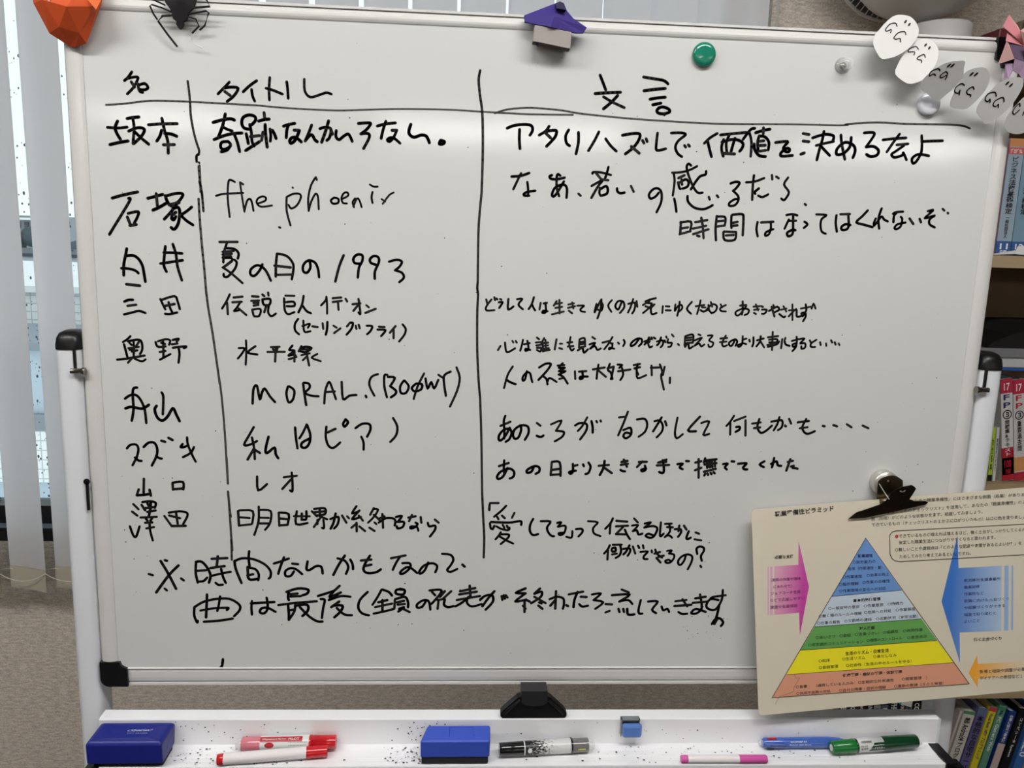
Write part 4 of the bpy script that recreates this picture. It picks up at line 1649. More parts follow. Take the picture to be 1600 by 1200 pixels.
lam.build('laminate', mat('cream_laminate', (222, 213, 192), rough=.28, coat=.3, var=.04, vscale=30), sheet)
pc = dict(k=(45, 42, 42), r=(200, 60, 60), p=(120, 40, 96), n=(40, 44, 92), d=(32, 60, 36), b=(48, 62, 130), pink=(205, 95, 160), pinkl=(222, 170, 196), blue=(108, 150, 208), pale=(196, 209, 222),
          green=(104, 165, 88), yellow=(242, 228, 44), salmon=(222, 158, 128), bluea=(70, 128, 205), bluel=(150, 180, 220), orange=(236, 170, 70))
pm = {k: mat('print_'+k, v, rough=.35) for k, v in pc.items()}
def grad(name, c0, c1, axis=0, pos=(0, 1)):
    m = mat(name, c0, rough=.35); nt = m.node_tree; tc = nt.nodes.new('ShaderNodeTexCoord'); sx = nt.nodes.new('ShaderNodeSeparateXYZ')
    cr = nt.nodes.new('ShaderNodeValToRGB'); cr.color_ramp.elements[0].color = lin(c0)+(1,); cr.color_ramp.elements[1].color = lin(c1)+(1,)
    cr.color_ramp.elements[0].position, cr.color_ramp.elements[1].position = pos
    nt.links.new(tc.outputs['Generated'], sx.inputs[0]); nt.links.new(sx.outputs[axis], cr.inputs[0]); nt.links.new(cr.outputs[0], nt.nodes['Principled BSDF'].inputs['Base Color']); return m
pm['pink'] = grad('print_pink_fade', (224, 170, 190), (198, 72, 160), pos=(0, .85))
pm['bluea'] = grad('print_blue_fade', (62, 118, 200), (176, 198, 222), pos=(.15, 1))
pm['orange'] = grad('print_orange_fade', (238, 168, 56), (224, 210, 180), pos=(.1, .9))
txt = MB(); tk = {}
lvl = 0
for e in SH:
    if e[1] == 'hairline_crack': MB().ribbon(e[3], .45, lambda p: SP(p, .0006), 2).build('hairline_crack', mat('crack_brown', (120, 96, 84), rough=.5), sheet)
    elif e[0] == 'P':
        lvl += 1; d = .00012+.00001*lvl if e[1] not in ('line', 'box_outline') else .00045
        pts = [SP(p, d) for p in e[3]]
        MB().add(pts, [tuple(range(len(pts)))]).build('printed_'+('line' if e[1] in ('line', 'box_outline') else e[1].replace('pyramid', 'band').replace('_pink', '')), pm[e[2]], sheet)
    else:
        _, c, bo, s_, x0, y0, x1, y1, h = e
        tk.setdefault(c, MB())
        if x0 > W_-12: continue
        nch = len(s_); hh = h*.83
        ex2 = x1
        # cut the line where the sheet ends
        if x1 > W_-8:
            keep = max(1, int(nch*(W_-10-x0)/(x1-x0))); s_ = s_[:keep]; ex2 = x0+(x1-x0)*keep/nch
        yc = y0; hh = h*1.02
        letter(tk[c], s_, x0, ex2, yc-hh/2, yc+hh/2, lambda p: SP(p, .0006), bo, shear=(y1-y0)*(ex2-x0)/(x1-x0))
for c, mb in tk.items(): mb.build('printed_text', pm[c], sheet)

clip = thing('bulldog_clip', 'dark steel bulldog clip with a magnet, holding the laminated sheet', 'clip', (0.4799,-0.0300,1.1883))
c0 = Vector((0.4272,-0.0210,1.1725)); c1 = Vector((0.5476,-0.0210,1.1898)); cxv = (c1-c0).normalized()
mid = c0.lerp(c1, .56); up = Vector((-cxv.z, 0, cxv.x)); clen = (c1-c0).length
dark_m = mat('dark_steel', (92, 80, 66), rough=.28, metal=1)
def CP(a, b, d=0): return mid+cxv*a+up*b+Vector((0, -d, 0))
# front jaw: a wide blade that narrows into the thumb plate, leaning out from the board
fj = MB()
ol = [(-.064, -.008), (-.052, 0.000), (-.040, .003), (-.020, .0085), (-.013, .0125), (-.0085, .0245), (-.004, .0295), (.0, .0325), (.006, .0345), (.020, .0355), (.0235, .033), (.0275, .0285), (.0255, .022), (.0215, .0115), (.030, .0068), (.046, .0045), (.0505, .0015), (.048, -.0015), (0, -.006), (-.04, -.0095)]
def depth(b): return -.001+max(0, b)*.42
n = len(ol); vs = [CP(a, b, depth(b)+.0012) for a, b in ol]+[CP(a, b, depth(b)) for a, b in ol]
fj.add(vs, [tuple(range(n)), tuple(range(2*n-1, n-1, -1))]+[(i, i+n, (i+1) % n+n, (i+1) % n) for i in range(n)])
fj.build('front_jaw', dark_m, clip)
MB().add([CP(.008+.0042*math.cos(R(a)), .0290-.003*math.sin(R(a)), depth(.0290)+.0016) for a in range(0, 181, 20)]+[CP(.008+.0022*math.cos(R(a)), .0285-.0012*math.sin(R(a)), depth(.0290)+.0017) for a in range(180, -1, -20)], [tuple(range(20))]).build('thumb_hole', mat('light_steel', (200, 198, 190), rough=.3, metal=.6), clip)
bj = MB()
ol = [(-.058, -.006), (-.02, .008), (-.019, .032), (-.0175, .0400), (-.012, .0440), (-.004, .0455), (.004, .0455), (.0095, .0435), (.0125, .041), (.0175, .037), (.0180, .012), (.046, .002), (.0, -.004)]
n = len(ol); vs = [CP(a, b, -.0042-max(0, .02-b)*.2) for a, b in ol]+[CP(a, b, -.0056-max(0, .02-b)*.2) for a, b in ol]
bj.add(vs, [tuple(range(n)), tuple(range(2*n-1, n-1, -1))]+[(i, i+n, (i+1) % n+n, (i+1) % n) for i in range(n)])
bj.build('back_jaw', mat('warm_steel', (128, 118, 100), rough=.3, metal=1), clip)
MB().lathe([(-.0165, .0), (-.0165, .0045), (.012, .0045), (.012, .0)], frame(CP(0, .011, -.0008), cxv), 20).build('spring', mat('warm_steel', (0, 0, 0)), clip)
sp_ = MB(); sp_.lathe([(0, .0185), (.012, .0185), (.0150, .0172), (.016, .0)], frame(CP(-.003, .0320, -.0235), (0, -1, 0)), 28); sp_.build('magnet_cup', mat('light_steel', (0, 0, 0)), clip)
MB().lathe([(0, .0032), (.0012, .0032), (.002, .002), (.0022, 0)], frame(CP(-.0035, .0370, -.0042), (0, -1, 0)), 14).build('rivet', dark_m, clip)
MB().tube([CP(-.0165, .036, -.004), CP(-.0125, .024, .004), CP(-.0095, .0165, .009)], .0007, 6).build('spring_wire', mat('light_steel', (0, 0, 0)), clip)

# ---------------------------------------------------------------- things on the frame
# orange folded paper
orp = mat('orange_paper', (212, 84, 34), rough=.7)
og = thing('folded_paper_ornament', 'orange folded paper ornament on the top left corner of the whiteboard', 'ornament', (-0.5913,-0.0060,1.7749))
o_ = [(-0.6151,-0.0120,1.8355), (-0.5719,-0.0120,1.8405), (-0.5502,-0.0100,1.8192), (-0.5550,-0.0120,1.7983), (-0.5582,-0.0200,1.7875), (-0.5757,-0.0100,1.7542), (-0.5905,-0.0060,1.7500), (-0.5980,-0.0060,1.7511), (-0.6186,-0.0100,1.7640), (-0.6320,-0.0160,1.7959), (-0.6332,-0.0140,1.8142)]
f_ = [(-0.5955,-0.0340,1.8174), (-0.5613,-0.0360,1.8171), (-0.5558,-0.0320,1.7917), (-0.5789,-0.0200,1.7635), (-0.6005,-0.0240,1.7688), (-0.6129,-0.0340,1.7956)]
om = MB(); vs = o_+f_+[(-0.5830,-0.0400,1.7884)]
om.add(vs, [(0, 1, 12, 11), (1, 2, 12), (2, 3, 13, 12), (3, 4, 13), (4, 5, 14, 13), (5, 6, 14), (6, 7, 14), (7, 8, 15, 14), (8, 9, 16, 15), (9, 10, 16), (10, 0, 11, 16), (11, 12, 17), (12, 13, 17), (13, 14, 17), (14, 15, 17), (15, 16, 17), (16, 11, 17), (10, 9, 8, 7, 6, 5, 4, 3, 2, 1, 0)])
om.build('folded_body', orp, og)
MB().add([(-0.5594,-0.0380,1.7970), (-0.5522,-0.0340,1.7878), (-0.5490,-0.0260,1.8007), (-0.5540,-0.0340,1.8082)], [(0, 1, 2, 3)]).build('flap', mat('orange_paper_light', (240, 120, 62), rough=.7), og)
MB().add([(-0.6062,-0.0372,1.7965), (-0.6037,-0.0370,1.7931), (-0.6014,-0.0378,1.7993)], [(0, 1, 2)]).build('sticker', paper_m, og)

# spider
spd = thing('paper_spider', 'black paper spider with thin legs stuck over the top rail, left', 'ornament', (-0.4624,-0.0100,1.8017))
felt = mat('black_felt', (30, 27, 30), rough=.95)
bo = [(256, -8), (258, 4), (264, 14), (270, 20), (271, 24), (270, 30), (275, 34), (281, 35), (289, 34), (293, 29), (293, 24), (300, 16), (305, 8), (306, -8), (300, -26), (281, -34), (262, -26)]
px2 = [(-0.4815,-0.0100,1.8138), (-0.4797,-0.0120,1.8047), (-0.4751,-0.0130,1.7989), (-0.4719,-0.0120,1.7935), (-0.4731,-0.0110,1.7907), (-0.4713,-0.0100,1.7867), (-0.4680,-0.0090,1.7842), (-0.4692,-0.0080,1.7814), (-0.4673,-0.0070,1.7781), (-0.4655,-0.0060,1.7762), (-0.4628,-0.0070,1.7783), (-0.4600,-0.0080,1.7818), (-0.4603,-0.0090,1.7845), (-0.4561,-0.0100,1.7867), (-0.4541,-0.0110,1.7909), (-0.4529,-0.0120,1.7943), (-0.4463,-0.0130,1.8002), (-0.4433,-0.0120,1.8093), (-0.4439,-0.0110,1.8211), (-0.4503,-0.0110,1.8324), (-0.4614,-0.0110,1.8361), (-0.4745,-0.0110,1.8298)]
sb = MB(); n = len(px2); cen = (-0.4606,-0.0170,1.8072)
vs = [Vector(p) for p in px2]; bk = [v+Vector((0, .004, 0)) for v in vs]
sb.add(vs+[Vector(cen)], [(i, (i+1) % n, n) for i in range(n)]).add(vs+bk, [(i, i+n, (i+1) % n+n, (i+1) % n) for i in range(n)]).add(bk, [tuple(range(n))[::-1]])
sb.build('body', felt, spd)
for pts, rad in (([(-0.4798,-0.0120,1.8018), (-0.4961,-0.0120,1.8083)], .0011),
                 ([(-0.4725,-0.0100,1.7947), (-0.4845,-0.0120,1.7987), (-0.4942,-0.0160,1.8008), (-0.4965,-0.0160,1.7993), (-0.4939,-0.0120,1.7910), (-0.4910,-0.0080,1.7856)], .0011),
                 ([(-0.4734,-0.0100,1.7910), (-0.4841,-0.0100,1.7898), (-0.4903,-0.0080,1.7841), (-0.4802,-0.0060,1.7696), (-0.4703,-0.0030,1.7566)], .0014),
                 ([(-0.4451,-0.0120,1.8005), (-0.4263,-0.0140,1.8023), (-0.4311,-0.0120,1.8113)], .0014),
                 ([(-0.4536,-0.0100,1.7933), (-0.4310,-0.0140,1.7970), (-0.4280,-0.0140,1.7950), (-0.4349,-0.0080,1.7815), (-0.4418,-0.0060,1.7765)], .0012),
                 ([(-0.4545,-0.0100,1.7904), (-0.4447,-0.0100,1.7879), (-0.4424,-0.0060,1.7809), (-0.4514,-0.0050,1.7726)], .0012)):
    MB().tube(pts, rad, 6).build('leg', felt, spd)
MB().tube([(-0.4514,-0.0050,1.7726), (-0.4534,-0.0040,1.7690), (-0.4514,-0.0040,1.7617), (-0.4430,-0.0040,1.7576), (-0.4400,-0.0040,1.7563)], [.0004, .0003, .0003, .0008, .0012], 6).build('thread', paper_m, spd)

# purple hat
ht = thing('folded_paper_hat', 'purple and grey folded paper hat stuck on the top rail, middle', 'ornament', (-0.0057,-0.0080,1.8009))
hatm = mat('purple_paper', (58, 43, 124), rough=.7); hatd = mat('dark_purple_paper', (40, 34, 72), rough=.75); hatg = mat('grey_paper', (172, 165, 160), rough=.8)
hv = [(-0.0455,-0.0120,1.8101), (-0.0075,-0.0160,1.8249), (-0.0019,-0.0140,1.8279), (0.0030,-0.0140,1.8259), (0.0069,-0.0180,1.8162), (0.0150,-0.0200,1.8072), (0.0330,-0.0140,1.7989), (0.0293,-0.0140,1.7928), (0.0189,-0.0200,1.7909), (-0.0141,-0.0300,1.7938), (-0.0446,-0.0140,1.8022)]
cen = (-0.0099,-0.0300,1.8058); n = len(hv); hb = MB(); vs = [Vector(v) for v in hv]; bk = [v+Vector((0, .006, 0)) for v in vs]
hb.add(vs+[Vector(cen)], [(i, (i+1) % n, n) for i in range(n)]).add(vs+bk, [(i, i+n, (i+1) % n+n, (i+1) % n) for i in range(n)]).add(bk, [tuple(range(n))[::-1]])
hb.build('brim', hatm, ht)
tb = MB(); vs = [Vector(p) for p in ((-0.0090,-0.0305,1.8211), (-0.0036,-0.0305,1.8235), (0.0012,-0.0305,1.8216), (0.0046,-0.0305,1.8144), (-0.0073,-0.0318,1.8150))]; tb.add(vs+[v+Vector((0, .010, 0)) for v in vs], [(0, 1, 2, 3, 4), (9, 8, 7, 6, 5)]+[(i, i+5, (i+1) % 5+5, (i+1) % 5) for i in range(5)])
tb.build('peak', hatd, ht)
gb_ = MB(); a, b, c, d = [Vector(p) for p in ((-0.0327,-0.0260,1.7961), (0.0126,-0.0260,1.7900), (0.0123,-0.0220,1.7715), (-0.0341,-0.0220,1.7784))]
k_ = Vector((0, .020, 0)); gb_.add([a, b, c, d, a+k_, b+k_, c+k_, d+k_], [(0, 1, 2, 3), (0, 4, 5, 1), (1, 5, 6, 2), (3, 7, 4, 0), (7, 6, 5, 4)])
gb_.build('crown', hatg, ht)
hf = MB(); p0, p1, p2, p3 = [Vector(p) for p in ((-0.0331,-0.0200,1.7774), (-0.0265,-0.0100,1.7738), (0.0043,-0.0100,1.7691), (0.0060,-0.0210,1.7722))]
hf.add([p0, Vector((-0.0266,-0.0190,1.7772)), p1], [(0, 1, 2)]).add([p3, Vector((0.0037,-0.0210,1.7713)), p2], [(0, 1, 2)]); hf.build('edge_fold', hatd, ht)

# round magnets
def magnet(name, label, c, r, h, m, groupn=None):
    t = MB().lathe([(0, r*.93), (h*.35, r), (h*.7, r*.97), (h*.92, r*.85), (h, r*.6), (h*1.03, 0)], frame(c, (0, -1, 0)), 32).build(name, m); tag(t, label, 'magnet'); return t
magnet('round_magnet', 'green round magnet on the whiteboard under the top rail', (0.1870,0.0030,1.7766), .0152, .008, mat('green_plastic', (26, 124, 98), rough=.15, coat=.4))
magnet('round_magnet', 'white round magnet under the paper ghost chain', (0.4901,0.0030,1.7283), .0150, .008, mat('white_plastic', (212, 214, 222), rough=.15, coat=.4))
clr = mat('clear_plastic', (235, 236, 234), rough=.05, alpha=.30, coat=.6)
pn = thing('clear_pin_magnet', 'small clear plastic pin magnet left of the paper ghost chain', 'magnet', (0.3705,0.0030,1.7712))
c = (0.3705,0.0030,1.7712)
MB().lathe([(0, .0100), (.002, .0105), (.004, .0085), (.006, .0055), (.011, .0050), (.014, .0075), (.017, .0080), (.0185, .0070), (.019, 0)], frame(c, (0, -1, 0)), 28).build('knob', clr, pn)
MB().lathe([(0.0005, .0040), (.0035, .0040), (.0036, 0)], frame(c, (0, -1, 0)), 18).build('core', metal_m, pn)

# chain of paper ghosts
gh = thing('paper_ghost_garland', 'chain of white paper ghosts with drawn faces across the top right corner', 'garland', (0.5039,-0.0120,1.7606))
G = [
 ([(0.4222,-0.0200,1.8294), (0.4357,-0.0200,1.8304), (0.4453,-0.0200,1.8270), (0.4535,-0.0210,1.8170), (0.4534,-0.0220,1.8061), (0.4467,-0.0230,1.7948), (0.4387,-0.0240,1.7874), (0.4281,-0.0250,1.7806), (0.4171,-0.0260,1.7768), (0.4076,-0.0260,1.7760), (0.4010,-0.0250,1.7832), (0.3959,-0.0240,1.7924), (0.3964,-0.0230,1.8033), (0.4034,-0.0220,1.8122), (0.4112,-0.0210,1.8212)],
  [((0.4360,-0.0212,1.8224), 0), ((0.4413,-0.0214,1.8193), 0)],
  [[(0.4252,-0.0224,1.8162), (0.4232,-0.0222,1.8199), (0.4159,-0.0222,1.8184), (0.4105,-0.0230,1.8116), (0.4124,-0.0230,1.8096), (0.4179,-0.0230,1.8119), (0.4173,-0.0234,1.8080)], [(0.4374,-0.0236,1.8065), (0.4355,-0.0232,1.8103), (0.4274,-0.0232,1.8085), (0.4220,-0.0238,1.8020), (0.4246,-0.0240,1.8005), (0.4303,-0.0240,1.8015), (0.4306,-0.0244,1.7973)]], 0),
 ([(0.4652,-0.0160,1.8043), (0.4767,-0.0160,1.8023), (0.4839,-0.0170,1.7939), (0.4850,-0.0180,1.7841), (0.4815,-0.0200,1.7723), (0.4741,-0.0220,1.7615), (0.4653,-0.0230,1.7532), (0.4535,-0.0240,1.7482), (0.4433,-0.0240,1.7486), (0.4292,-0.0230,1.7586), (0.4315,-0.0210,1.7699), (0.4378,-0.0190,1.7822), (0.4456,-0.0180,1.7920), (0.4549,-0.0160,1.8006)],
  [((0.4674,-0.0172,1.7966), 0), ((0.4726,-0.0176,1.7933), 0)],
  [[(0.4581,-0.0184,1.7909), (0.4546,-0.0180,1.7943), (0.4470,-0.0186,1.7912), (0.4447,-0.0192,1.7871), (0.4529,-0.0190,1.7875), (0.4525,-0.0196,1.7835)], [(0.4677,-0.0200,1.7810), (0.4657,-0.0194,1.7849), (0.4584,-0.0200,1.7814), (0.4573,-0.0206,1.7785), (0.4627,-0.0208,1.7775), (0.4628,-0.0212,1.7747)]], 1),
 ([(0.4938,-0.0496,1.7724), (0.5021,-0.0496,1.7720), (0.5050,-0.0452,1.7646), (0.5083,-0.0386,1.7568), (0.5055,-0.0298,1.7443), (0.5002,-0.0232,1.7374), (0.4936,-0.0144,1.7298), (0.4817,-0.0144,1.7357), (0.4681,-0.0188,1.7431), (0.4648,-0.0254,1.7527), (0.4696,-0.0342,1.7614), (0.4789,-0.0408,1.7689), (0.4870,-0.0474,1.7718)],
  [((0.4865,-0.0492,1.7676), 1), ((0.4905,-0.0500,1.7676), 1)],
  [[(0.4791,-0.0443,1.7624), (0.4754,-0.0448,1.7646), (0.4694,-0.0417,1.7615), (0.4701,-0.0386,1.7567), (0.4733,-0.0408,1.7590), (0.4767,-0.0408,1.7574)], [(0.4898,-0.0456,1.7588), (0.4862,-0.0465,1.7613), (0.4823,-0.0417,1.7575), (0.4842,-0.0399,1.7548), (0.4896,-0.0434,1.7575), (0.4901,-0.0408,1.7530)]], 0),
 ([(0.5189,-0.0480,1.7654), (0.5290,-0.0480,1.7651), (0.5364,-0.0480,1.7593), (0.5402,-0.0450,1.7524), (0.5414,-0.0390,1.7419), (0.5370,-0.0300,1.7300), (0.5310,-0.0210,1.7216), (0.5246,-0.0150,1.7206), (0.5113,-0.0150,1.7233), (0.5074,-0.0210,1.7317), (0.5079,-0.0300,1.7444), (0.5081,-0.0390,1.7560), (0.5105,-0.0450,1.7618)],
  [((0.5170,-0.0492,1.7587), 1), ((0.5221,-0.0498,1.7584), 1)],
  [[(0.5150,-0.0384,1.7467), (0.5107,-0.0396,1.7487), (0.5066,-0.0354,1.7450), (0.5074,-0.0318,1.7398), (0.5122,-0.0312,1.7381), (0.5125,-0.0342,1.7415), (0.5142,-0.0312,1.7363)], [(0.5279,-0.0402,1.7422), (0.5249,-0.0414,1.7451), (0.5207,-0.0372,1.7414), (0.5227,-0.0336,1.7374), (0.5271,-0.0342,1.7363), (0.5279,-0.0324,1.7339)]], 1),
 ([(0.5709,-0.0310,1.7561), (0.5811,-0.0310,1.7558), (0.5857,-0.0310,1.7482), (0.5857,-0.0295,1.7375), (0.5822,-0.0280,1.7242), (0.5750,-0.0250,1.7141), (0.5621,-0.0220,1.7036), (0.5536,-0.0220,1.7089), (0.5421,-0.0235,1.7169), (0.5408,-0.0250,1.7285), (0.5485,-0.0280,1.7421), (0.5571,-0.0310,1.7517)],
  [((0.5649,-0.0346,1.7498), 1), ((0.5705,-0.0346,1.7477), 1)],
  [[(0.5582,-0.0322,1.7352), (0.5542,-0.0328,1.7396), (0.5464,-0.0322,1.7374), (0.5462,-0.0310,1.7310), (0.5507,-0.0310,1.7290), (0.5518,-0.0316,1.7319), (0.5540,-0.0310,1.7281)], [(0.5711,-0.0322,1.7297), (0.5669,-0.0328,1.7343), (0.5597,-0.0316,1.7302), (0.5591,-0.0310,1.7254), (0.5636,-0.0310,1.7238), (0.5654,-0.0316,1.7265), (0.5672,-0.0310,1.7228)]], 0),
 ([(0.6068,-0.0310,1.7436), (0.6182,-0.0310,1.7417), (0.6239,-0.0310,1.7325), (0.6263,-0.0280,1.7197), (0.6219,-0.0250,1.7064), (0.6144,-0.0220,1.6953), (0.6038,-0.0190,1.6928), (0.5921,-0.0190,1.6956), (0.5840,-0.0190,1.7033), (0.5821,-0.0220,1.7148), (0.5870,-0.0250,1.7264), (0.5929,-0.0280,1.7365)],
  [((0.6009,-0.0346,1.7373), 1), ((0.6064,-0.0346,1.7352), 1)],
  [[(0.5917,-0.0310,1.7242), (0.5891,-0.0316,1.7275), (0.5863,-0.0304,1.7232), (0.5862,-0.0292,1.7179), (0.5896,-0.0286,1.7152), (0.5931,-0.0298,1.7204)], [(0.6047,-0.0316,1.7207), (0.6013,-0.0322,1.7236), (0.5998,-0.0304,1.7191), (0.6004,-0.0292,1.7145)]], 1)]
gm = [mat('ghost_paper', (222, 221, 218), rough=.8), mat('ghost_paper', (0, 0, 0))]
def plane_fit(pts):
    n = len(pts); cx = sum(p[0] for p in pts)/n; cy = sum(p[1] for p in pts)/n; cz = sum(p[2] for p in pts)/n
    sxx = sum((p[0]-cx)**2 for p in pts); szz = sum((p[2]-cz)**2 for p in pts); sxz = sum((p[0]-cx)*(p[2]-cz) for p in pts)
    sxy = sum((p[0]-cx)*(p[1]-cy) for p in pts); szy = sum((p[2]-cz)*(p[1]-cy) for p in pts); D = sxx*szz-sxz*sxz
    A_ = (sxy*szz-szy*sxz)/D; B_2 = (szy*sxx-sxy*sxz)/D
    return lambda x, z: min(-.003, cy+A_*(x-cx)+B_2*(z-cz))
def smooth_loop(pts, closed=True, k=3):
    o = []; n = len(pts); pts = [Vector(p) for p in pts]
    for i in range(n if closed else n-1):
        g_ = (lambda j: pts[j % n]) if closed else (lambda j: pts[max(0, min(n-1, j))])
        p0, p1, p2, p3 = g_(i-1), g_(i), g_(i+1), g_(i+2)
        for q in range(k):
            t = q/k; o.append(.5*((2*p1)+(-p0+p2)*t+(2*p0-5*p1+4*p2-p3)*t*t+(-p0+3*p1-3*p2+p3)*t**3))
    if not closed: o.append(pts[-1])
    return o
for idx, (ol, eyes, gs, sh) in enumerate(G):
    pf0 = plane_fit(ol); zc_ = sum(p[2] for p in ol)/len(ol)
    pf = (lambda x, z: min(-.003, pf0(x, z)-.42*(z-zc_)-.006)) if idx > 3 else pf0
    lay = .0003*(idx % 2)
    sl = smooth_loop([(p[0], 0, p[2]) for p in ol]); n = len(sl)
    vs = [Vector((p.x, pf(p.x, p.z)-lay, p.z)) for p in sl]; bk = [v+Vector((0, .0004, 0)) for v in vs]
    cen = sum(vs, Vector())/n; g = MB()
    g.add(vs+[cen], [(i, (i+1) % n, n) for i in range(n)]).add(bk+[cen+Vector((0, .0004, 0))], [((i+1) % n, i, n) for i in range(n)])
    g.add(vs+bk, [(i, i+n, (i+1) % n+n, (i+1) % n) for i in range(n)])
    go = g.build('paper_ghost', gm[0], gh)
    fa = MB(); SPf = lambda q: (q[0], pf(q[0], q[1])-lay-.0004, q[1])
    for (p, kx) in eyes:
        a1 = R(55); fa.add([SPf((p[0]+.0026*math.cos(t)*math.cos(a1)-.0013*math.sin(t)*math.sin(a1), p[2]+.0026*math.cos(t)*math.sin(a1)+.0013*math.sin(t)*math.cos(a1))) for t in [k*.6283 for k in range(10)]], [tuple(range(10))])
    for pts in gs: fa.ribbon([(p[0], p[2]) for p in pts], .0014, SPf)
    fa.build('drawn_face', ink_m, go)

# pink folded star
ps = thing('folded_paper_star', 'pink and purple folded paper ornament on the top right corner of the whiteboard', 'ornament', (0.5948,-0.0100,1.7963))
pk = [mat('pink_paper', (214, 138, 146), rough=.75), mat('pale_pink_paper', (222, 176, 170), rough=.75), mat('mauve_paper', (150, 126, 150), rough=.75), mat('dark_mauve_paper', (96, 78, 100), rough=.8)]
def petal(pts, m, th=.0008):
    v = [Vector(p) for p in pts]; n = len(v); b_ = [p+Vector((0, th, 0)) for p in v]
    f = [tuple(range(n)), tuple(range(2*n-1, n-1, -1))]+[(i, i+n, (i+1) % n+n, (i+1) % n) for i in range(n)]
    MB().add(v+b_, f).build('petal', m, ps)
petal([(0.5696,-0.0220,1.8365), (0.5607,-0.0260,1.8214), (0.5996,-0.0140,1.8035), (0.6004,-0.0140,1.8098)], pk[0])
petal([(0.5696,-0.0220,1.8365), (0.6004,-0.0140,1.8098), (0.5851,-0.0180,1.8252)], pk[1])
petal([(0.5828,-0.0280,1.8166), (0.5980,-0.0160,1.8046), (0.6111,-0.0180,1.8109), (0.6006,-0.0220,1.8280)], pk[1])
petal([(0.5716,-0.0200,1.8149), (0.5699,-0.0220,1.8051), (0.6012,-0.0120,1.8024), (0.6007,-0.0120,1.8055)], pk[0])
petal([(0.5658,-0.0300,1.8024), (0.5625,-0.0240,1.7765), (0.5893,-0.0140,1.7859), (0.5763,-0.0180,1.8032)], pk[1])
petal([(0.5735,-0.0180,1.8054), (0.6012,-0.0120,1.8024), (0.6089,-0.0100,1.7828), (0.5903,-0.0140,1.7851)], pk[3])
petal([(0.5795,-0.0120,1.7796), (0.5913,-0.0160,1.7801), (0.5864,-0.0180,1.7693), (0.5824,-0.0180,1.7613), (0.5805,-0.0120,1.7607)], pk[2])
petal([(0.5862,-0.0200,1.7845), (0.6009,-0.0220,1.7801), (0.6033,-0.0180,1.7598), (0.5967,-0.0160,1.7670), (0.5875,-0.0160,1.7713)], pk[2])
petal([(0.5956,-0.0200,1.8020), (0.6275,-0.0220,1.8076), (0.6285,-0.0180,1.7868), (0.6076,-0.0120,1.7823)], pk[0])
petal([(0.6036,-0.0180,1.7810), (0.6271,-0.0200,1.7863), (0.6268,-0.0160,1.7619), (0.6069,-0.0140,1.7662)], pk[2])

# ---------------------------------------------------------------- things in the tray
TZ = .8214
def eraser(name, label, x0, x1, zt, yb, yf, colr, darker, ridge=True):
    t = thing(name, label, 'eraser', ((x0+x1)/2, (yb+yf)/2, TZ))
    return t
blue1 = mat('navy_plastic', (25, 35, 126), rough=.42); blue2 = mat('royal_plastic', (58, 84, 190), rough=.45); feltm = mat('dark_felt', (30, 32, 36), rough=1)
e1 = thing('board_eraser', 'large dark blue whiteboard eraser with a raised top at the left end of the tray', 'eraser', (-.545, -.045, TZ+.005), 'whiteboard erasers')
eb = MB()
# front face is taller, the top slopes back in soft facets
A0 = (-0.6027,-0.0760,0.8612); A1 = (-0.5034,-0.0760,0.8623); A2 = (-0.5136,-0.0300,0.8618); A3 = (-0.5998,-0.0300,0.8613); F0 = (-0.6038,-0.0760,0.8415); F1 = (-0.5069,-0.0760,0.8387)
zt = A0[2]; zr = A3[2]
xl, xr = A0[0], A1[0]; xlb, xrb = A3[0], (-0.5033,-0.0300,0.8607)[0]
vs = [(xl, -.072, TZ+.007), (xr, -.072, TZ+.007), (xrb, -.026, TZ+.007), (xlb, -.026, TZ+.007),
      (xl, -.0735, zt-.003), (xr, -.0735, zt-.003), (xrb+.002, -.0255, zr-.002), (xlb-.002, -.0255, zr-.002),
      (xl+.004, -.070, zt+.001), (xr-.004, -.070, zt+.001), (xrb-.003, -.030, zr+.001), (xlb+.003, -.030, zr+.001),
      (xl+.024, -.060, zt-.0015), (xr-.024, -.060, zt-.0015), (xrb-.022, -.036, zr-.0005), (xlb+.022, -.036, zr-.0005)]
eb.add(vs, [(0, 3, 2, 1), (0, 1, 5, 4), (1, 2, 6, 5), (2, 3, 7, 6), (3, 0, 4, 7), (4, 5, 9, 8), (5, 6, 10, 9), (6, 7, 11, 10), (7, 4, 8, 11), (8, 9, 13, 12), (9, 10, 14, 13), (10, 11, 15, 14), (11, 8, 12, 15), (12, 13, 14, 15)])
eo = eb.build('body', blue1, e1)
bv = eo.modifiers.new('soft', 'BEVEL'); bv.width = .0022; bv.segments = 3
MB().box((xl+.006, -.0645, TZ+.0012), (xr-.002, -.030, TZ+.008)).build('felt', feltm, e1)
lg = MB(); cxm = (xl+xr)/2+.012
def EP(p): 
    t = (p[1]); return (cxm+p[0], -.060+(.024)*t, (zt-.0015)+(zr+.001-zt)*t+.0012)
lgm = mat('logo_white', (196, 204, 236), rough=.5)
for k in range(1): lg.ribbon([(-.014, .62), (-.016, .52), (-.008, .46), (.004, .50), (.014, .60), (.015, .68), (.006, .70), (-.006, .68), (-.014, .62)], .0012, EP)
letter(lg, 'Quartet', -.012, .012, .50, .68, EP, 1); letter(lg, 'DRY ERASER', -.015, .012, .30, .37, EP, 0)
lg.build('logo', lgm, e1)

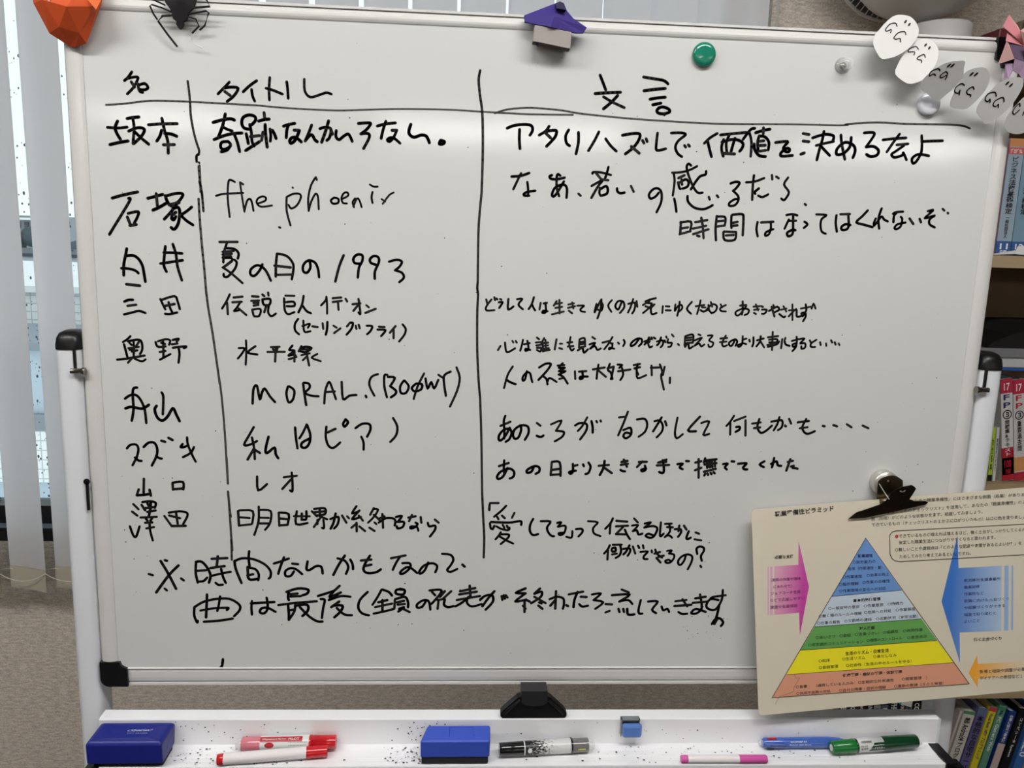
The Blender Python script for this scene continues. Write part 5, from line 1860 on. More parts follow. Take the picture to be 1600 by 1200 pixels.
e2 = thing('board_eraser', 'medium blue whiteboard eraser with black felt in the middle of the tray', 'eraser', (-.11, -.05, TZ), 'whiteboard erasers')
f0 = (-0.1600,-0.0700,0.8362); f1 = (-0.0643,-0.0700,0.8354); t0 = (-0.1603,-0.0700,0.8585); t1 = (-0.0639,-0.0700,0.8539); r0 = (-0.1515,-0.0320,0.8599); r1 = (-0.0627,-0.0320,0.8543)
eb = MB(); zt = (t0[2]+t1[2])/2; zr = (r0[2]+r1[2])/2
vs = [(f0[0], -.066, TZ+.008), (f1[0], -.066, TZ+.008), (r1[0], -.030, TZ+.008), (r0[0], -.030, TZ+.008), (t0[0], -.067, zt), (t1[0], -.067, zt), (r1[0], -.031, zr), (r0[0], -.031, zr)]
eb.add(vs, [(0, 3, 2, 1), (4, 5, 6, 7), (0, 1, 5, 4), (1, 2, 6, 5), (2, 3, 7, 6), (3, 0, 4, 7)])
eo = eb.build('body', blue2, e2); bv = eo.modifiers.new('soft', 'BEVEL'); bv.width = .003; bv.segments = 3
MB().box((f0[0]+.002, -.0643, TZ-.0008), (f1[0]-.002, -.032, TZ+.0105)).build('felt', feltm, e2)
rb = MB()
def E2(p): return (t0[0]+.040+p[0]*.034, -.056+p[1]*.020, zt+(zr-zt)*(.30+p[1]*.55)+.0005)
for a_, b_ in (((0, 0), (0, 1)), ((0, 1), (1, 1)), ((1, 1), (1, 0))): rb.tube([E2(a_), E2(b_)], .0006, 5)
rb.build('raised_mark', blue2, e2)

def wraptext(mb, s_, M, x0, x1, a0, a1, r, bold=1, mi=0, rot=0):
    letter(mb, s_, x0, x1, a0, a1, lambda p: M @ Vector((p[0], r*-math.cos(R(p[1])), r*math.sin(R(p[1])))), bold, mi)
def arcpanel(mb, M, r, x0, x1, a0, a1, slant=0, n=8):
    vs = []
    for k in range(n+1):
        a = R(a0+(a1-a0)*k/n); y, z = -r*math.cos(a), r*math.sin(a)
        vs += [M @ Vector((x0+slant*k/n, y, z)), M @ Vector((x1, y, z))]
    return mb.add(vs, [(2*k, 2*k+1, 2*k+3, 2*k+2) for k in range(n)])
def disc(mb, M, r, x, a, rx, ra):
    vs = [M @ Vector((x, -r*math.cos(R(a)), r*math.sin(R(a))))]+[M @ Vector((x+rx*math.cos(t), -r*math.cos(R(a+ra*math.sin(t))), r*math.sin(R(a+ra*math.sin(t))))) for t in [k*2*math.pi/16 for k in range(16)]]
    return mb.add(vs, [(0, k+1, (k+1) % 16+1) for k in range(16)])
def pen(p0, p1, r):
    p0 = Vector(p0); p1 = Vector(p1); return frame(p0, p1-p0), (p1-p0).length
# green marker
M, Ln = pen((0.4312,-0.0459,0.8276), (.5715, -.0328, .8290), .0095)
gk = thing('thick_marker', 'thick green marker with a white label at the right end of the tray', 'marker', tuple(M @ Vector((Ln/2, 0, -.0095))))
gr = mat('green_cap', (22, 112, 48), rough=.25, coat=.3); dg = mat('dark_green_barrel', (14, 58, 34), rough=.2, coat=.4); lab = mat('label_film', (214, 216, 214), rough=.3)
sc_ = Ln/138
MB().lathe([(0, .0078), (.0006, .0088), (.030*1, .0097), (.0345, .0102), (.036, .0094)], M, 28).build('cap', gr, gk)
MB().lathe([(.036, .0090), (.0385, .0090), (.0385, .0099)], M, 24).build('neck', dg, gk)
MB().lathe([(.0385, .0096), (.078, .0100), (.078, .0085)], M, 28).build('label_wrap', lab, gk)
MB().lathe([(.078, .0100), (.083, .0103), (.108, .0098), (Ln-.009, .0096), (Ln-.007, .0088)], M, 28).build('barrel', dg, gk)
MB().lathe([(Ln-.007, .0070), (Ln-.001, .0066), (Ln, .0055), (Ln, 0)], M, 20).build('end_plug', clr, gk)
cp_ = MB(); cp_.add([M @ Vector((-.0002, .0042*math.cos(k*.4), .0052*math.sin(k*.4))) for k in range(16)], [tuple(range(16))]); cp_.build('cap_disc', lab, gk)
gl_ = MB()
arcpanel(gl_, M, .01014, .0525, .078, -24, 46, .010)
gl_.build('label_panel', dg, gk)
tx = MB(); wraptext(tx, 'ボードマスター', M, .0535, .0775, -6, 14, .0107); wraptext(tx, 'Whyteboard Marker', M, .058, .077, 22, 32, .0107); tx.build('label_text', lab, gk)
tx = MB(); wraptext(tx, 'PILOT', M, .0405, .0515, 20, 30, .0105); wraptext(tx, '油 中字', M, .0405, .0515, -4, 14, .0105)
for k in range(16): tx.add([M @ Vector((x, -.0102*math.cos(R(a)), .0102*math.sin(R(a)))) for x, a in ((.043+k*.001, 48), (.0434+k*.001+(k % 3)*.0001, 48), (.0434+k*.001+(k % 3)*.0001, 66), (.043+k*.001, 66))], [(0, 1, 2, 3)])
tx.build('label_print', pm['k'], gk)
# black marker
M, Ln = pen((-0.0500,-0.0474,0.8296), (0.0881,-0.0363,0.8290), .009)
bk_ = thing('thick_marker', 'thick black marker with a black and white label right of the middle eraser', 'marker', tuple(M @ Vector((Ln/2, 0, -.0095))))
glk = mat('gloss_black', (16, 16, 18), rough=.15, coat=.5)
MB().lathe([(0, .0082), (.0006, .0090), (.030, .0096), (.0345, .0098)], M, 28).build('cap', glk, bk_)
MB().lathe([(.0345, .0097), (.0362, .0097)], M, 28).build('cap_ring', lab, bk_)
lbm = mat('ink_splash_label', (26, 26, 28), rough=.3); nt = lbm.node_tree
tc = nt.nodes.new('ShaderNodeTexCoord'); no = nt.nodes.new('ShaderNodeTexNoise'); no.inputs['Scale'].default_value = 18; no.inputs['Detail'].default_value = 6
sx = nt.nodes.new('ShaderNodeSeparateXYZ'); ad = nt.nodes.new('ShaderNodeMath'); ad.operation = 'MULTIPLY_ADD'; ad.inputs[1].default_value = .55
cr = nt.nodes.new('ShaderNodeValToRGB'); cr.color_ramp.elements[0].position = .70; cr.color_ramp.elements[1].position = .73
cr.color_ramp.elements[0].color = (.01, .01, .012, 1); cr.color_ramp.elements[1].color = (.62, .63, .62, 1)
nt.links.new(tc.outputs['Generated'], no.inputs['Vector']); nt.links.new(tc.outputs['Generated'], sx.inputs[0]); nt.links.new(sx.outputs[0], ad.inputs[0]); nt.links.new(no.outputs['Fac'], ad.inputs[2])
nt.links.new(ad.outputs[0], cr.inputs[0]); nt.links.new(cr.outputs[0], nt.nodes['Principled BSDF'].inputs['Base Color'])
MB().lathe([(.0362, .0096), (.102, .0101)], M, 28).build('label_wrap', lbm, bk_)
MB().lathe([(.102, .0100), (.102, .0108), (.1045, .0108), (.1045, .0098)], M, 28).build('flange', glk, bk_)
MB().lathe([(.1045, .0098), (.1275, .0096)], M, 28).build('ink_chamber', mat('smoke_plastic', (110, 108, 108), rough=.2, coat=.4), bk_)
MB().lathe([(.1275, .0080), (Ln-.004, .0074), (Ln-.002, .0062), (Ln-.002, 0)], M, 20).build('end_plug', clr, bk_)
tx = MB()
for k in range(6): tx.add([M @ Vector((.112+k*.0018, -.00985*math.cos(R(a)), .00985*math.sin(R(a)))) for a in (-8, 6)]+[M @ Vector((.1134+k*.0018, -.00985*math.cos(R(a)), .00985*math.sin(R(a)))) for a in (6, -8)], [(0, 1, 2, 3)])
tx.build('price_tab', mat('lime_label', (190, 200, 80), rough=.5), bk_)
tx = disc(MB(), M, .00995, .0425, 8, .0032, 20); tx.build('label_dot', lab, bk_)
# red thick marker
M, Ln = pen((-0.4168,-0.0340,0.8314), (-.2790, -.0325, .8335), .009)
M = M @ Matrix.Rotation(0, 4, 'X')
rk = thing('thick_marker', 'thick red marker with a white label lying behind the thin red one', 'marker', tuple(M @ Vector((Ln/2, 0, -.0095))))
redc = mat('red_cap', (196, 28, 36), rough=.2, coat=.4); redt = mat('red_tint_plastic', (206, 120, 132), rough=.2, coat=.4)
MB().lathe([(0, 0), (0, .0060), (.001, .0072), (.008, .0078)], M, 20).build('end_plug', clr, rk)
MB().lathe([(.008, .0090), (.009, .0098), (.034, .0098)], M, 28).build('ink_chamber', redt, rk)
MB().lathe([(.034, .0099), (.101, .0099)], M, 28).build('label_wrap', lab, rk)
MB().lathe([(.101, .0100), (.105, .0100), (.105, .0096), (Ln-.002, .0092), (Ln, .0084)], M, 28).build('cap', redc, rk)
rl = MB()
def RP(p): return M @ Vector((p[0], -.01004*math.cos(R(p[1])), .01004*math.sin(R(p[1]))))
arcpanel(rl, M, .01002, .034, .092, 90, 42, -.0)
rl.build('label_panel', mat('label_red', (176, 42, 56), rough=.3), rk)
tx = MB(); wraptext(tx, 'Whyteboard Marker', M, .037, .070, 55, 72, .0105); wraptext(tx, 'PILOT', M, .073, .088, 55, 72, .0105); tx.build('label_text', lab, rk)
tx = MB()
for k in range(22): tx.add([RP(q) for q in ((.073+k*.0012, 12), (.0734+k*.0012+(k % 4)*.0001, 12), (.0734+k*.0012+(k % 4)*.0001, 40), (.073+k*.0012, 40))], [(0, 1, 2, 3)])
tx.build('bar_print', pm['k'], rk)
tx = disc(MB(), M, .0101, .047, 18, .0065, 22); tx.build('drop_print', mat('label_red', (0, 0, 0)), rk)
# thin red marker
M, Ln = pen((-0.4343,-0.0644,0.8290), (-0.2887,-0.0459,0.8286), .008)
tk_ = thing('thin_marker', 'slim white marker with a red cap lying in front of the thick red one', 'marker', tuple(M @ Vector((Ln/2, 0, -.008))))
MB().lathe([(0, .0062), (.0008, .0072), (.0085, .0078)], M, 24).build('end_plug', redc, tk_)
MB().lathe([(.0085, .0079), (.118, .0078)], M, 28).build('barrel', mat('marker_white', (228, 222, 222), rough=.25, coat=.3), tk_)
MB().lathe([(.118, .0083), (Ln-.0015, .0080), (Ln, .0074)], M, 28).build('cap', redc, tk_)
# pink marker
M, Ln = pen((0.2059,-0.0635,0.8235), (0.3291,-0.0644,0.8230), .005)
pkm = thing('thin_marker', 'slim white marker with a pink cap by the front lip of the tray', 'marker', tuple(M @ Vector((Ln/2, 0, -.006))))
pkc = mat('pink_cap', (206, 84, 160), rough=.35)
MB().lathe([(0, .0048), (.001, .0055), (.008, .0056), (.0095, .0050)], M, 22).build('end_plug', pkc, pkm)
MB().lathe([(.0095, .0056), (.083, .0056)], M, 24).build('barrel', mat('marker_white', (0, 0, 0)), pkm)
MB().lathe([(.083, .0060), (Ln-.002, .0058), (Ln, .0050)], M, 24).build('cap', pkc, pkm)
# blue multi pen
M, Ln = pen((.3288, -.0306, .8256), (.4648, -.0303, .8258), .006)
bp_ = thing('ballpoint_pen', 'blue four-colour ballpoint pen lying left of the green marker', 'pen', tuple(M @ Vector((Ln/2, 0, -.0065))))
blp = mat('blue_clear_plastic', (62, 96, 178), rough=.2, coat=.4)
MB().lathe([(.006, .0050), (.009, .0072), (.035, .0074), (.075, .0076), (Ln-.030, .0076), (Ln-.015, .0060), (Ln-.004, .0028), (Ln, .0012)], M, 26).build('barrel', blp, bp_)
MB().lathe([(0, .0020), (.001, .0036), (.006, .0040)], M, 16).build('end_ball', clr, bp_)
for a_, m_, l_ in ((75, redc, .014), (20, blp, .012), (-50, glk, .010)):
    y_, z_ = -.0078*math.cos(R(a_)), .0078*math.sin(R(a_))
    MB().box((.012, y_-.001, z_-.0014), (.012+l_, y_+.001, z_+.0014), 0, M).build('slider', m_, bp_)
MB().tube([M @ Vector((.008, -.0070, .0030)), M @ Vector((.010, -.0098, .0035)), M @ Vector((.040, -.0092, .0028))], [.0020, .0018, .0012], 8).build('clip', blp, bp_)
MB().box((.016, -.0084, -.0006), (.038, -.0078, .0014), 0, M).build('slot', glk, bp_)
tx = MB(); wraptext(tx, 'BALLPOINT 0.7', M, .046, .070, 30, 46, .0077); wraptext(tx, 'BLACK RED BLUE', M, .044, .076, 4, 14, .0077); tx.build('barrel_text', lab, bp_)
# little clear and blue case stuck to the tray wall
cs = thing('small_case', 'small clear and blue plastic case leaning on the tray wall', 'case', (0.1393,-0.0300,0.8315))
a = (0.1253,-0.0300,0.8640); b = (0.1522,-0.0300,0.8334)
smk = mat('smoke_clear', (150, 160, 162), rough=.15, trans=.35, ior=1.4)
x0, x1, z1_, z0_ = a[0], b[0], a[2], (0.1377,-0.0360,0.8375)[2]
MB().box((x0, -.0245, z0_), (x1, -.0218, z1_)).box((x0, -.031, z0_), (x0+.0014, -.0245, z1_)).box((x1-.0014, -.031, z0_+.016), (x1, -.0245, z1_)).box((x0, -.031, z1_-.0014), (x1, -.0245, z1_)).build('shell', smk, cs)
bz = (0.1366,-0.0360,0.8577)[2]
MB().rbox((x0+.0015, -.037, z0_), (x1+.003, -.026, bz), .004).build('lid', mat('blue_lid', (96, 134, 206), rough=.2, coat=.3, alpha=.85), cs)

# ---------------------------------------------------------------- bookcase, far right, against the wall
BY = .48
bcx = (0.6998,0.4800,0.5720)[0]; bc1 = bcx+.90
sA = (0.9724,0.4800,1.5335)[2]; sA_ = (0.9759,0.4800,1.5099)[2]; sB = (1.0407,0.4800,1.0676)[2]; sC = (1.1119,0.4800,0.5824)[2]+.022
tops = 1.915
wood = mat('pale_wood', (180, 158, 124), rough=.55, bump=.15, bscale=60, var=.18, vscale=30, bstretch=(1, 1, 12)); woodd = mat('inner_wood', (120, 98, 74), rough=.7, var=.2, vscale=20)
bc = thing('bookcase', 'tall pale wooden bookcase full of books behind the right side of the whiteboard', 'bookcase', ((bcx+bc1)/2, .64, 0))
for x in (bcx-.018, bc1): MB().box((x, BY, 0), (x+.018, WY-.004, tops)).build('side_panel', wood, bc)
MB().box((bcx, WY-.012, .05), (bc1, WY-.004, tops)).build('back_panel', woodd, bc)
for z, t in ((tops-.02, .02), (sA_, sA-sA_), (sB-.022, .022), (sC-.022, .022), (.31, .022), (.05, .022)):
    MB().box((bcx+.0005, BY+.002, z), (bc1-.0005, WY-.013, z+t)).build('shelf', wood, bc)
sD = .332
bookcols = {}
def book(name, label, xt, zt, ysp, w, zs, tilt, colr, bands=(), text=None, tcol='k', depth=.15, group=None, pages=True, tx=(.12, .88), stand=None):
    # spine centre of the top edge at (xt, zt); stands on shelf height zs; tilt in degrees, positive leans right
    tl_ = R(tilt); h = (zt-zs-w/2*abs(math.sin(tl_)))/math.cos(tl_)
    base = Vector((xt-h*math.sin(tl_), 0, zt-h*math.cos(tl_)))
    M = Matrix.Translation((base.x, ysp, base.z)) @ Matrix.Rotation(tl_, 4, 'Y')
    t = thing(name, label, 'book', (base.x, ysp+depth/2, zs), group)
    cm = mat('cover_%d_%d_%d' % colr, colr, rough=.4, coat=.2)
    MB().box((-w/2, 0, .0004), (w/2, .002, h), 0, M).box((-w/2, .002, .0004), (-w/2+.0012, depth, h), 0, M).box((w/2-.0012, .002, .0004), (w/2, depth, h), 0, M).build('cover', cm, t)
    MB().box((-w/2+.0013, .003, .002), (w/2-.0013, depth-.003, h-.002), 0, M).build('pages', paper_m, t)
    for (a_, b_, cc) in bands:
        MB().box((-w/2-.0001, -.0003, h*a_+.0005), (w/2+.0001, .0015, h*b_), 0, M).build('spine_band', mat('cover_%d_%d_%d' % cc, cc, rough=.4), t)
    for item in (text or []):
        s_, a_, b_, fx, colk, mode = item
        mb = MB(); P = lambda p: M @ Vector((p[0], -.0007, p[1]))
        if mode == 'v': letter(mb, '\n'.join(s_), -w/2*fx, w/2*fx, h*a_, h*b_, P, 1, line=1.0)
        elif mode == 'r': letter(mb, s_, -w/2*fx, w/2*fx, h*a_, h*b_, P, 1, rot=True)
        else: letter(mb, s_, -w/2*fx, w/2*fx, h*a_, h*b_, P, 1)
        mb.build('spine_text', mat('spine_'+colk, dict(k=(28, 28, 30), w=(232, 232, 230), r=(190, 30, 50), n=(34, 36, 100), y=(250, 230, 60))[colk], rough=.5), t)
    return t
# upper shelf: exam guides
p = (0.9318,0.5000,1.7549); q = (0.9447,0.5000,1.7554)
xw = (0.9694,0.5000,1.6570)[0]-(0.9376,0.5000,1.6559)[0]
xm1 = (0.9545,0.5000,1.6565)[0]
book('book', 'grey-blue exam guide with orange top label, left on the upper shelf by the board edge', xm1, (0.9404,0.5000,1.7577)[2], .50, xw-.002, sA, 0, (150, 168, 182),
     bands=((.93, 1, (206, 140, 90)), (.865, .925, (196, 96, 92)), (.002, .125, (52, 92, 150))),
     text=[('ビジネス法務基礎検定', .36, .85, .5, 'k', 'v'), ('一般社団法人', .15, .33, .25, 'k', 'v'), ('11', .055, .105, .55, 'w', 'h'), ('日間', .01, .045, .45, 'w', 'h'), ('ﾌﾟﾛｸﾞﾗﾑ', .875, .915, .8, 'w', 'h')], group='books on the upper shelf')
book('book', 'blue-green exam guide beside the grey-blue one on the upper shelf', xm1+xw, (0.9404,0.5000,1.7577)[2]-.001, .50, xw-.001, sA, 0, (118, 150, 170),
     bands=((.93, 1, (206, 140, 90)), (.865, .925, (196, 96, 92)), (.002, .125, (52, 92, 150))), text=[('ビジネス法務実務検定', .36, .85, .5, 'k', 'v'), ('12', .055, .105, .55, 'w', 'h')], group='books on the upper shelf')
for i, (cc, w_, dz) in enumerate((((176, 60, 60), .022, -.01), ((66, 90, 130), .028, .005), ((200, 190, 160), .020, -.02))):
    book('book', ('dark red book hidden behind the board edge, upper shelf', 'navy book on the upper shelf, third from the board edge', 'cream book on the upper shelf, fourth from the board edge')[i], xm1+(-xw/2-.013 if i == 0 else xw*1.5+.016+(i-1)*.027), (0.9404,0.5000,1.7577)[2]+dz, .50, w_, sA, 0, cc, group='books on the upper shelf')
# leaflet lying open in front of the guides
lf = MB(); a, b, c, d = (0.9282,0.4700,1.5398), (0.9711,0.4780,1.5508), (1.0002,0.4860,1.5690), (0.9873,0.4720,1.5366)
zl = sA+.0008
lf.add([(a[0]-.002, .484, zl), (b[0], .484, zl+.003), (b[0]+.006, .496, zl+.010), (a[0]+.004, .497, zl+.002)], [(0, 1, 2, 3)])
lf.add([(b[0]-.004, .483, zl+.003), (d[0]+.02, .483, zl), (d[0]+.026, .496, zl+.022), (b[0]+.010, .496, zl+.018)], [(0, 1, 2, 3)])
tag(lf.build('leaflet', paper_m), 'white open leaflet lying before the exam guides on the upper shelf', 'leaflet')
# middle shelf
hT = (1.0022,0.5000,1.2854)[2]
book('book', 'white and red exam book with black circled three, leaning left on the middle shelf', (0.9990,0.5000,1.2840)[0], hT, .50, ((1.0488,0.5000,1.0685)[0]-(1.0224,0.5000,1.0681)[0])*.93, sB, -9, (214, 212, 208),
     bands=((.86, 1, (190, 44, 70)), (.002, .33, (178, 32, 52)), (.06, .23, (226, 200, 110))),
     text=[('FP', .72, .85, .62, 'n', 'v'), ('③', .61, .70, .8, 'k', 'h'), ('問題集&テキ', .34, .60, .42, 'k', 'v'), ('スト', .25, .32, .5, 'w', 'v'), ('100', .13, .21, .6, 'r', 'h'), ('万部', .07, .12, .5, 'r', 'h'), ('17', .89, .96, .5, 'w', 'h')], group='exam books on the middle shelf')
book('book', 'white exam book with red initials, right of the white and red one', (1.0253,0.5000,1.2859)[0], hT-.001, .50, ((1.0768,0.5000,1.0689)[0]-(1.0516,0.5000,1.0685)[0])*.93, sB, -9, (208, 206, 204),
     bands=((.86, 1, (190, 44, 70)), (.10, .24, (214, 150, 90)), (.002, .09, (180, 40, 60))),
     text=[('FP', .72, .85, .62, 'r', 'v'), ('③', .61, .70, .8, 'k', 'h'), ('重要過去問', .30, .60, .42, 'k', 'v'), ('17', .89, .96, .5, 'w', 'h')], group='exam books on the middle shelf')
book('book', 'green exam book right of the white pair on the middle shelf', (1.0500,0.5000,1.2757)[0], hT-.012, .50, .016, sB, -9, (70, 140, 100), group='exam books on the middle shelf')
book('book', 'lime and black thin book just right of the whiteboard post', (0.9872,0.5000,1.1790)[0], (0.9908,0.5000,1.1831)[2], .50, .008, sB, -3, (176, 204, 60), bands=((.002, .12, (20, 20, 22)),), text=[('わかる本', .2, .8, .6, 'k', 'v')], group='exam books on the middle shelf')
book('book', 'thin white book between the lime one and the white and red one', (0.9963,0.5000,1.1778)[0], (0.9990,0.5000,1.1832)[2], .50, .006, sB, -3, (212, 212, 206), text=[('資格試験のすべて', .2, .8, .5, 'k', 'v')], group='exam books on the middle shelf')
book('book', 'dark grey book behind the post on the middle shelf', (0.9567,0.5000,1.2203)[0], (0.9567,0.5000,1.2203)[2], .50, .02, sB, 0, (70, 74, 80), group='exam books on the middle shelf')
# things laid on top of the middle books
zz = max((1.0266,0.4900,1.3035)[2], hT+.004)
MB_ = MB().rbox(((0.9580,0.4900,1.2915)[0]+.02, .488, zz), ((0.9580,0.4900,1.2915)[0]+.34, .70, zz+.006), .002)
tag(MB_.build('binder', mat('blue_binder', (46, 92, 176), rough=.4)), 'thin blue binder lying flat on the exam books, middle shelf', 'binder')
z_ = zz+.0065
tag(MB().rbox(((0.9580,0.4900,1.2915)[0]+.004, .487, z_), ((0.9580,0.4900,1.2915)[0]+.33, .70, z_+.019), .003).build('folder', mat('white_folder', (196, 196, 198), rough=.5)), 'thick white folder lying on the blue binder, middle shelf', 'folder')
z_ += .0195
tag(MB().rbox(((0.9421,0.4900,1.3279)[0]-.015, .486, z_), ((0.9421,0.4900,1.3279)[0]+.32, .70, z_+.020), .003).build('folder', mat('grey_folder', (128, 128, 132), rough=.5)), 'grey folder between the white folder and the black pouch', 'folder')
z_ += .0202
pc_ = MB(); x0 = (0.9400,0.4900,1.3435)[0]
pc_.prism([(x0, z_), (x0+.34, z_), (x0+.34, z_+.048), (x0+.12, z_+.046), (x0+.05, z_+.028), (x0+.01, z_+.010)], .489, .68)
tag(pc_.build('pouch', mat('black_pouch', (16, 15, 16), rough=.7)), 'black pouch lying on top of the folders, middle shelf', 'pouch')
# lower shelf, big leaning computer books
def low(name, label, u, v, w, tilt, colr, dep=.16, **k): return None
LY = .50
book('book', 'white programming book leaning right, first right of the stand post on the lower shelf', (1.0230,0.5000,0.5397)[0], (1.0230,0.5000,0.5397)[2], LY, .026, sD, 10.5, (206, 202, 192), bands=((.965, 1, (90, 140, 96)),),
     text=[('基礎', .86, .93, .6, 'k', 'v'), ('Android4 ', .66, .85, .55, 'k', 'r'), ('プログラミング', .2, .64, .5, 'k', 'v')], group='computer books on the lower shelf')
book('book', 'purple server book leaning right on the lower shelf', (1.0528,0.5000,0.5473)[0], (1.0528,0.5000,0.5473)[2], LY, .022, sD, 10.5, (104, 98, 144), bands=((.93, 1, (96, 108, 140)),),
     text=[('本格的な自宅サーバ', .3, .92, .75, 'k', 'v')], group='computer books on the lower shelf')
book('book', 'yellow programming book with a red top leaning right on the lower shelf', (1.0761,0.5000,0.5488)[0], (1.0761,0.5000,0.5488)[2], LY, .016, sD, 10.5, (222, 206, 40), bands=((.955, 1, (196, 60, 80)),),
     text=[('Visual Basic .NET プログラミング', .42, .94, .6, 'n', 'r')], group='computer books on the lower shelf')
book('book', 'green computer book leaning right beside the yellow one', (1.0975,0.5000,0.5533)[0], (1.0975,0.5000,0.5533)[2], LY, .0165, sD, 10.5, (98, 150, 128), bands=((.95, .99, (70, 130, 100)),),
     text=[('図解', .90, .95, .5, 'k', 'v'), ('PC Gamers Web', .5, .88, .5, 'w', 'r')], group='computer books on the lower shelf')
book('book', 'dark blue guide leaning right beside the green one', (1.1217,0.5000,0.5392)[0], (1.1217,0.5000,0.5392)[2], LY, .016, sD, 10.5, (30, 62, 128), bands=((.002, .62, (200, 180, 172)),),
     text=[('仕事に役立つ基本技', .64, .96, .55, 'w', 'v')], group='computer books on the lower shelf')
book('book', 'black computer book leaning right near the frame edge, lower shelf', (1.1474,0.5000,0.5453)[0], (1.1474,0.5000,0.5453)[2], LY, .021, sD, 10.5, (18, 18, 22), text=[('コンピュータ System', .45, .9, .4, 'w', 'r')], group='computer books on the lower shelf')
book('book', 'blue and white web book leaning right, last in view on the lower shelf', (1.1786,0.5000,0.5452)[0], (1.1786,0.5000,0.5452)[2], LY, .021, sD, 10.5, (60, 110, 176), text=[('HTML2.0', .45, .9, .7, 'w', 'r')], group='computer books on the lower shelf')
book('book', 'slim pale magazine just right of the stand post, lower shelf', (1.0022,0.5000,0.5414)[0], (1.0022,0.5000,0.5414)[2], LY, .005, sD, 10.5, (196, 186, 180), group='computer books on the lower shelf')
cols = [(30, 34, 52), (24, 28, 60), (60, 30, 36), (22, 22, 26), (150, 150, 146), (90, 92, 96), (24, 24, 28), (40, 42, 44), (120, 118, 110), (18, 20, 24)]
words = ['DB', 'SQL', 'Java', 'UNIX', 'C++', 'Perl', 'PHP', 'XML', 'CAD', 'CG']
labs = ['navy book with white print, first from the left side of the bookcase', 'dark blue book, second from the left side of the bookcase', 'dark maroon book on the lower shelf, third from the left side', 'black book on the lower shelf, fourth from the left side',
        'light grey book on the lower shelf, seen above the tray', 'mid grey book right of the light grey one above the tray', 'black book behind the blue bag tag above the tray', 'charcoal book left of the black and grey pair above the tray', 'beige book right of the charcoal one above the tray', 'black book beside the stand post above the tray']
x = (0.7242,0.5000,0.5626)[0]
for i in range(10):
    w_ = (.020, .018, .020, .016, .015, .016, .022, .014, .014, .018)[i]
    x += w_/2
    book('book', labs[i], x, (0.7351,0.5000,0.5687)[2]-(.0, .004, .001, .006, .013, .012, .0, .003, .004, .0)[i], LY, w_, sD, 0, cols[i], text=[(words[i], .90, .97, .6, 'w' if sum(cols[i]) < 300 else 'k', 'r')], group='dark books on the lower shelf')
    x += w_/2+.0012
# blue and white bag tag poking over the books
tgx = (0.8571,0.4880,0.5785)
bt = MB(); a, b, c, d = [Vector(p) for p in ((0.8328,0.4900,0.5865), (0.8820,0.4900,0.5955), (0.8799,0.4900,0.5651), (0.8637,0.4900,0.5560))]
th = thing('card', 'blue and white card poking out above the lower books', 'card', (a.x, .49, sD))
def slab(pts, y): 
    v = [Vector(p) for p in pts]; n = len(v); return MB().add(v+[p+Vector((0, .0012, 0)) for p in v], [tuple(range(n)), tuple(range(2*n-1, n-1, -1))]+[(i, i+n, (i+1) % n+n, (i+1) % n) for i in range(n)])
slab([(0.8342,0.4920,0.5838), (0.8602,0.4920,0.5943), (0.8585,0.4920,0.5609), (0.8459,0.4920,0.5701)], 0).build('blue_half', mat('cyan_card', (70, 150, 196), rough=.5), th)
slab([(0.8602,0.4920,0.5943), (0.8861,0.4920,0.5943), (0.8821,0.4920,0.5562), (0.8583,0.4920,0.5624)], 0).build('white_half', paper_m, th)
# things on top of the bookcase at the frame edge
tb_ = MB().box(((0.9637,0.5500,1.9762)[0], .52, tops+.0005), ((0.9637,0.5500,1.9762)[0]+.12, .72, (0.9624,0.5500,1.9856)[2])).build('box', mat('kraft_box', (150, 128, 104), rough=.8))
tag(tb_, 'brown cardboard box on top of the bookcase at the right edge', 'box')
lt_ = MB(); a = (0.9377,0.5200,1.9680); letter(lt_, '読本', (0.9453,0.5200,1.9683)[0], (0.9644,0.5200,1.9692)[0], (0.9466,0.5200,1.9591)[2], (0.9443,0.5200,1.9752)[2], lambda p: (p[0], .5195, p[1]), 1)
lt_.build('box_text', pm['k'], tb_)
tag(MB().rbox(((0.9078,0.5400,1.9573)[0], .53, tops+.0005), ((0.9360,0.5400,1.9586)[0], .60, (0.9119,0.5400,1.9645)[2]), .003).build('tin', mat('dark_red_tin', (96, 34, 40), rough=.4)), 'dark red tin on top of the bookcase beside the pink paper star', 'tin')

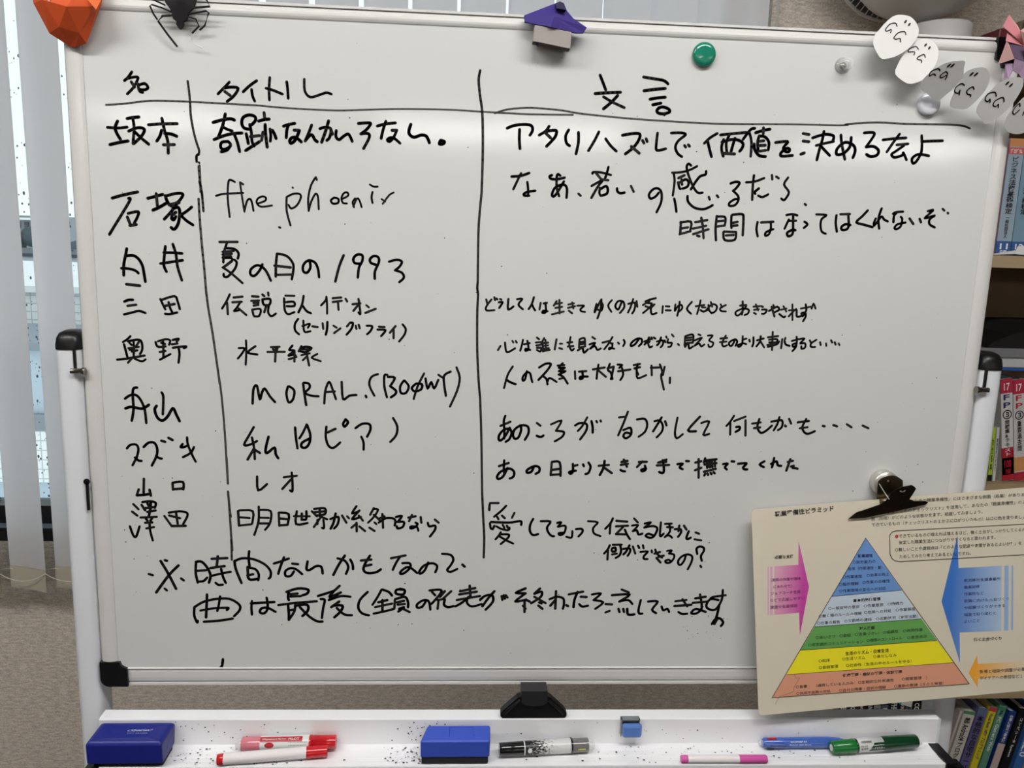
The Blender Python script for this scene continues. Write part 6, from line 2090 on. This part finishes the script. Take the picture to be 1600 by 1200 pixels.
# ---------------------------------------------------------------- fan standing on the bookcase
fc = Vector((0.8139,0.6200,2.1748)); fan = thing('electric_fan', 'white electric fan with a round body standing on the bookcase', 'fan', (fc.x, .62, tops))
fw = mat('fan_white', (206, 204, 202), rough=.3, coat=.2); fd = mat('fan_grey', (104, 102, 102), rough=.5)
to = (Vector((-0.1150,-1.0901,1.5407))-fc).normalized(); Mx = frame(fc+Vector((0, 0, 0)), Vector((to.x*.6+.5, to.y, -.42)))
rr_ = .185
MB().lathe([(-.05, rr_*.96), (-.02, rr_*1.0), (.0, rr_*.985), (.05, rr_*.90), (.09, rr_*.76), (.13, rr_*.59), (.155, rr_*.46)], Mx, 48).build('rear_shell', fw, fan)
MB().lathe([(.140, rr_*.535), (.146, rr_*.545), (.151, rr_*.50), (.147, rr_*.47)], Mx, 40).build('motor_ring', fd, fan)
MB().lathe([(.154, rr_*.46), (.156, rr_*.36), (.162, rr_*.34), (.166, .0)], Mx, 40).build('motor_cover', fw, fan)
MB().lathe([(-.066, rr_*1.05), (-.060, rr_*1.07), (-.054, rr_*1.05), (-.060, rr_*1.02), (-.066, rr_*1.05)], Mx, 48).build('rim_ring', fw, fan)
rbm = MB()
for k in range(72):
    a_ = 2*math.pi*k/72
    p0 = Mx @ Vector((-.050, rr_*.95*math.cos(a_), rr_*.95*math.sin(a_))); p1 = Mx @ Vector((-.058, rr_*1.045*math.cos(a_+.03), rr_*1.045*math.sin(a_+.03)))
    rbm.tube([p0, p1], .0014, 4)
for ring_r in (.3, .55, .8, .97):
    pass
g = rbm.build('grille_ribs', fw, fan, kind='stuff')
MB().lathe([(-.12, .0), (-.118, rr_*.5), (-.10, rr_*.9), (-.062, rr_*1.01)], Mx, 48).build('front_grille', fd, fan)
nx = ((0.7859,0.6200,1.9969)[0]+(0.8992,0.6200,2.0020)[0])/2; nr = ((0.8992,0.6200,2.0020)[0]-(0.7859,0.6200,1.9969)[0])/2
MB().lathe([(0, nr), (.02, nr), ((0.8169,0.5800,1.9874)[2]-tops-.004, nr), ((0.8169,0.5800,1.9874)[2]-tops, nr*.94), ((0.8169,0.5800,1.9874)[2]-tops+.001, 0)], frame((nx, .62, tops+.0005), (0.0001, 0, 1)), 40).build('stand_neck', fw, fan)
MB().tube([(nx, .66, tops+.02), (nx, .69, fc.z-rr_*.6)], .018, 12).build('stem', fw, fan)
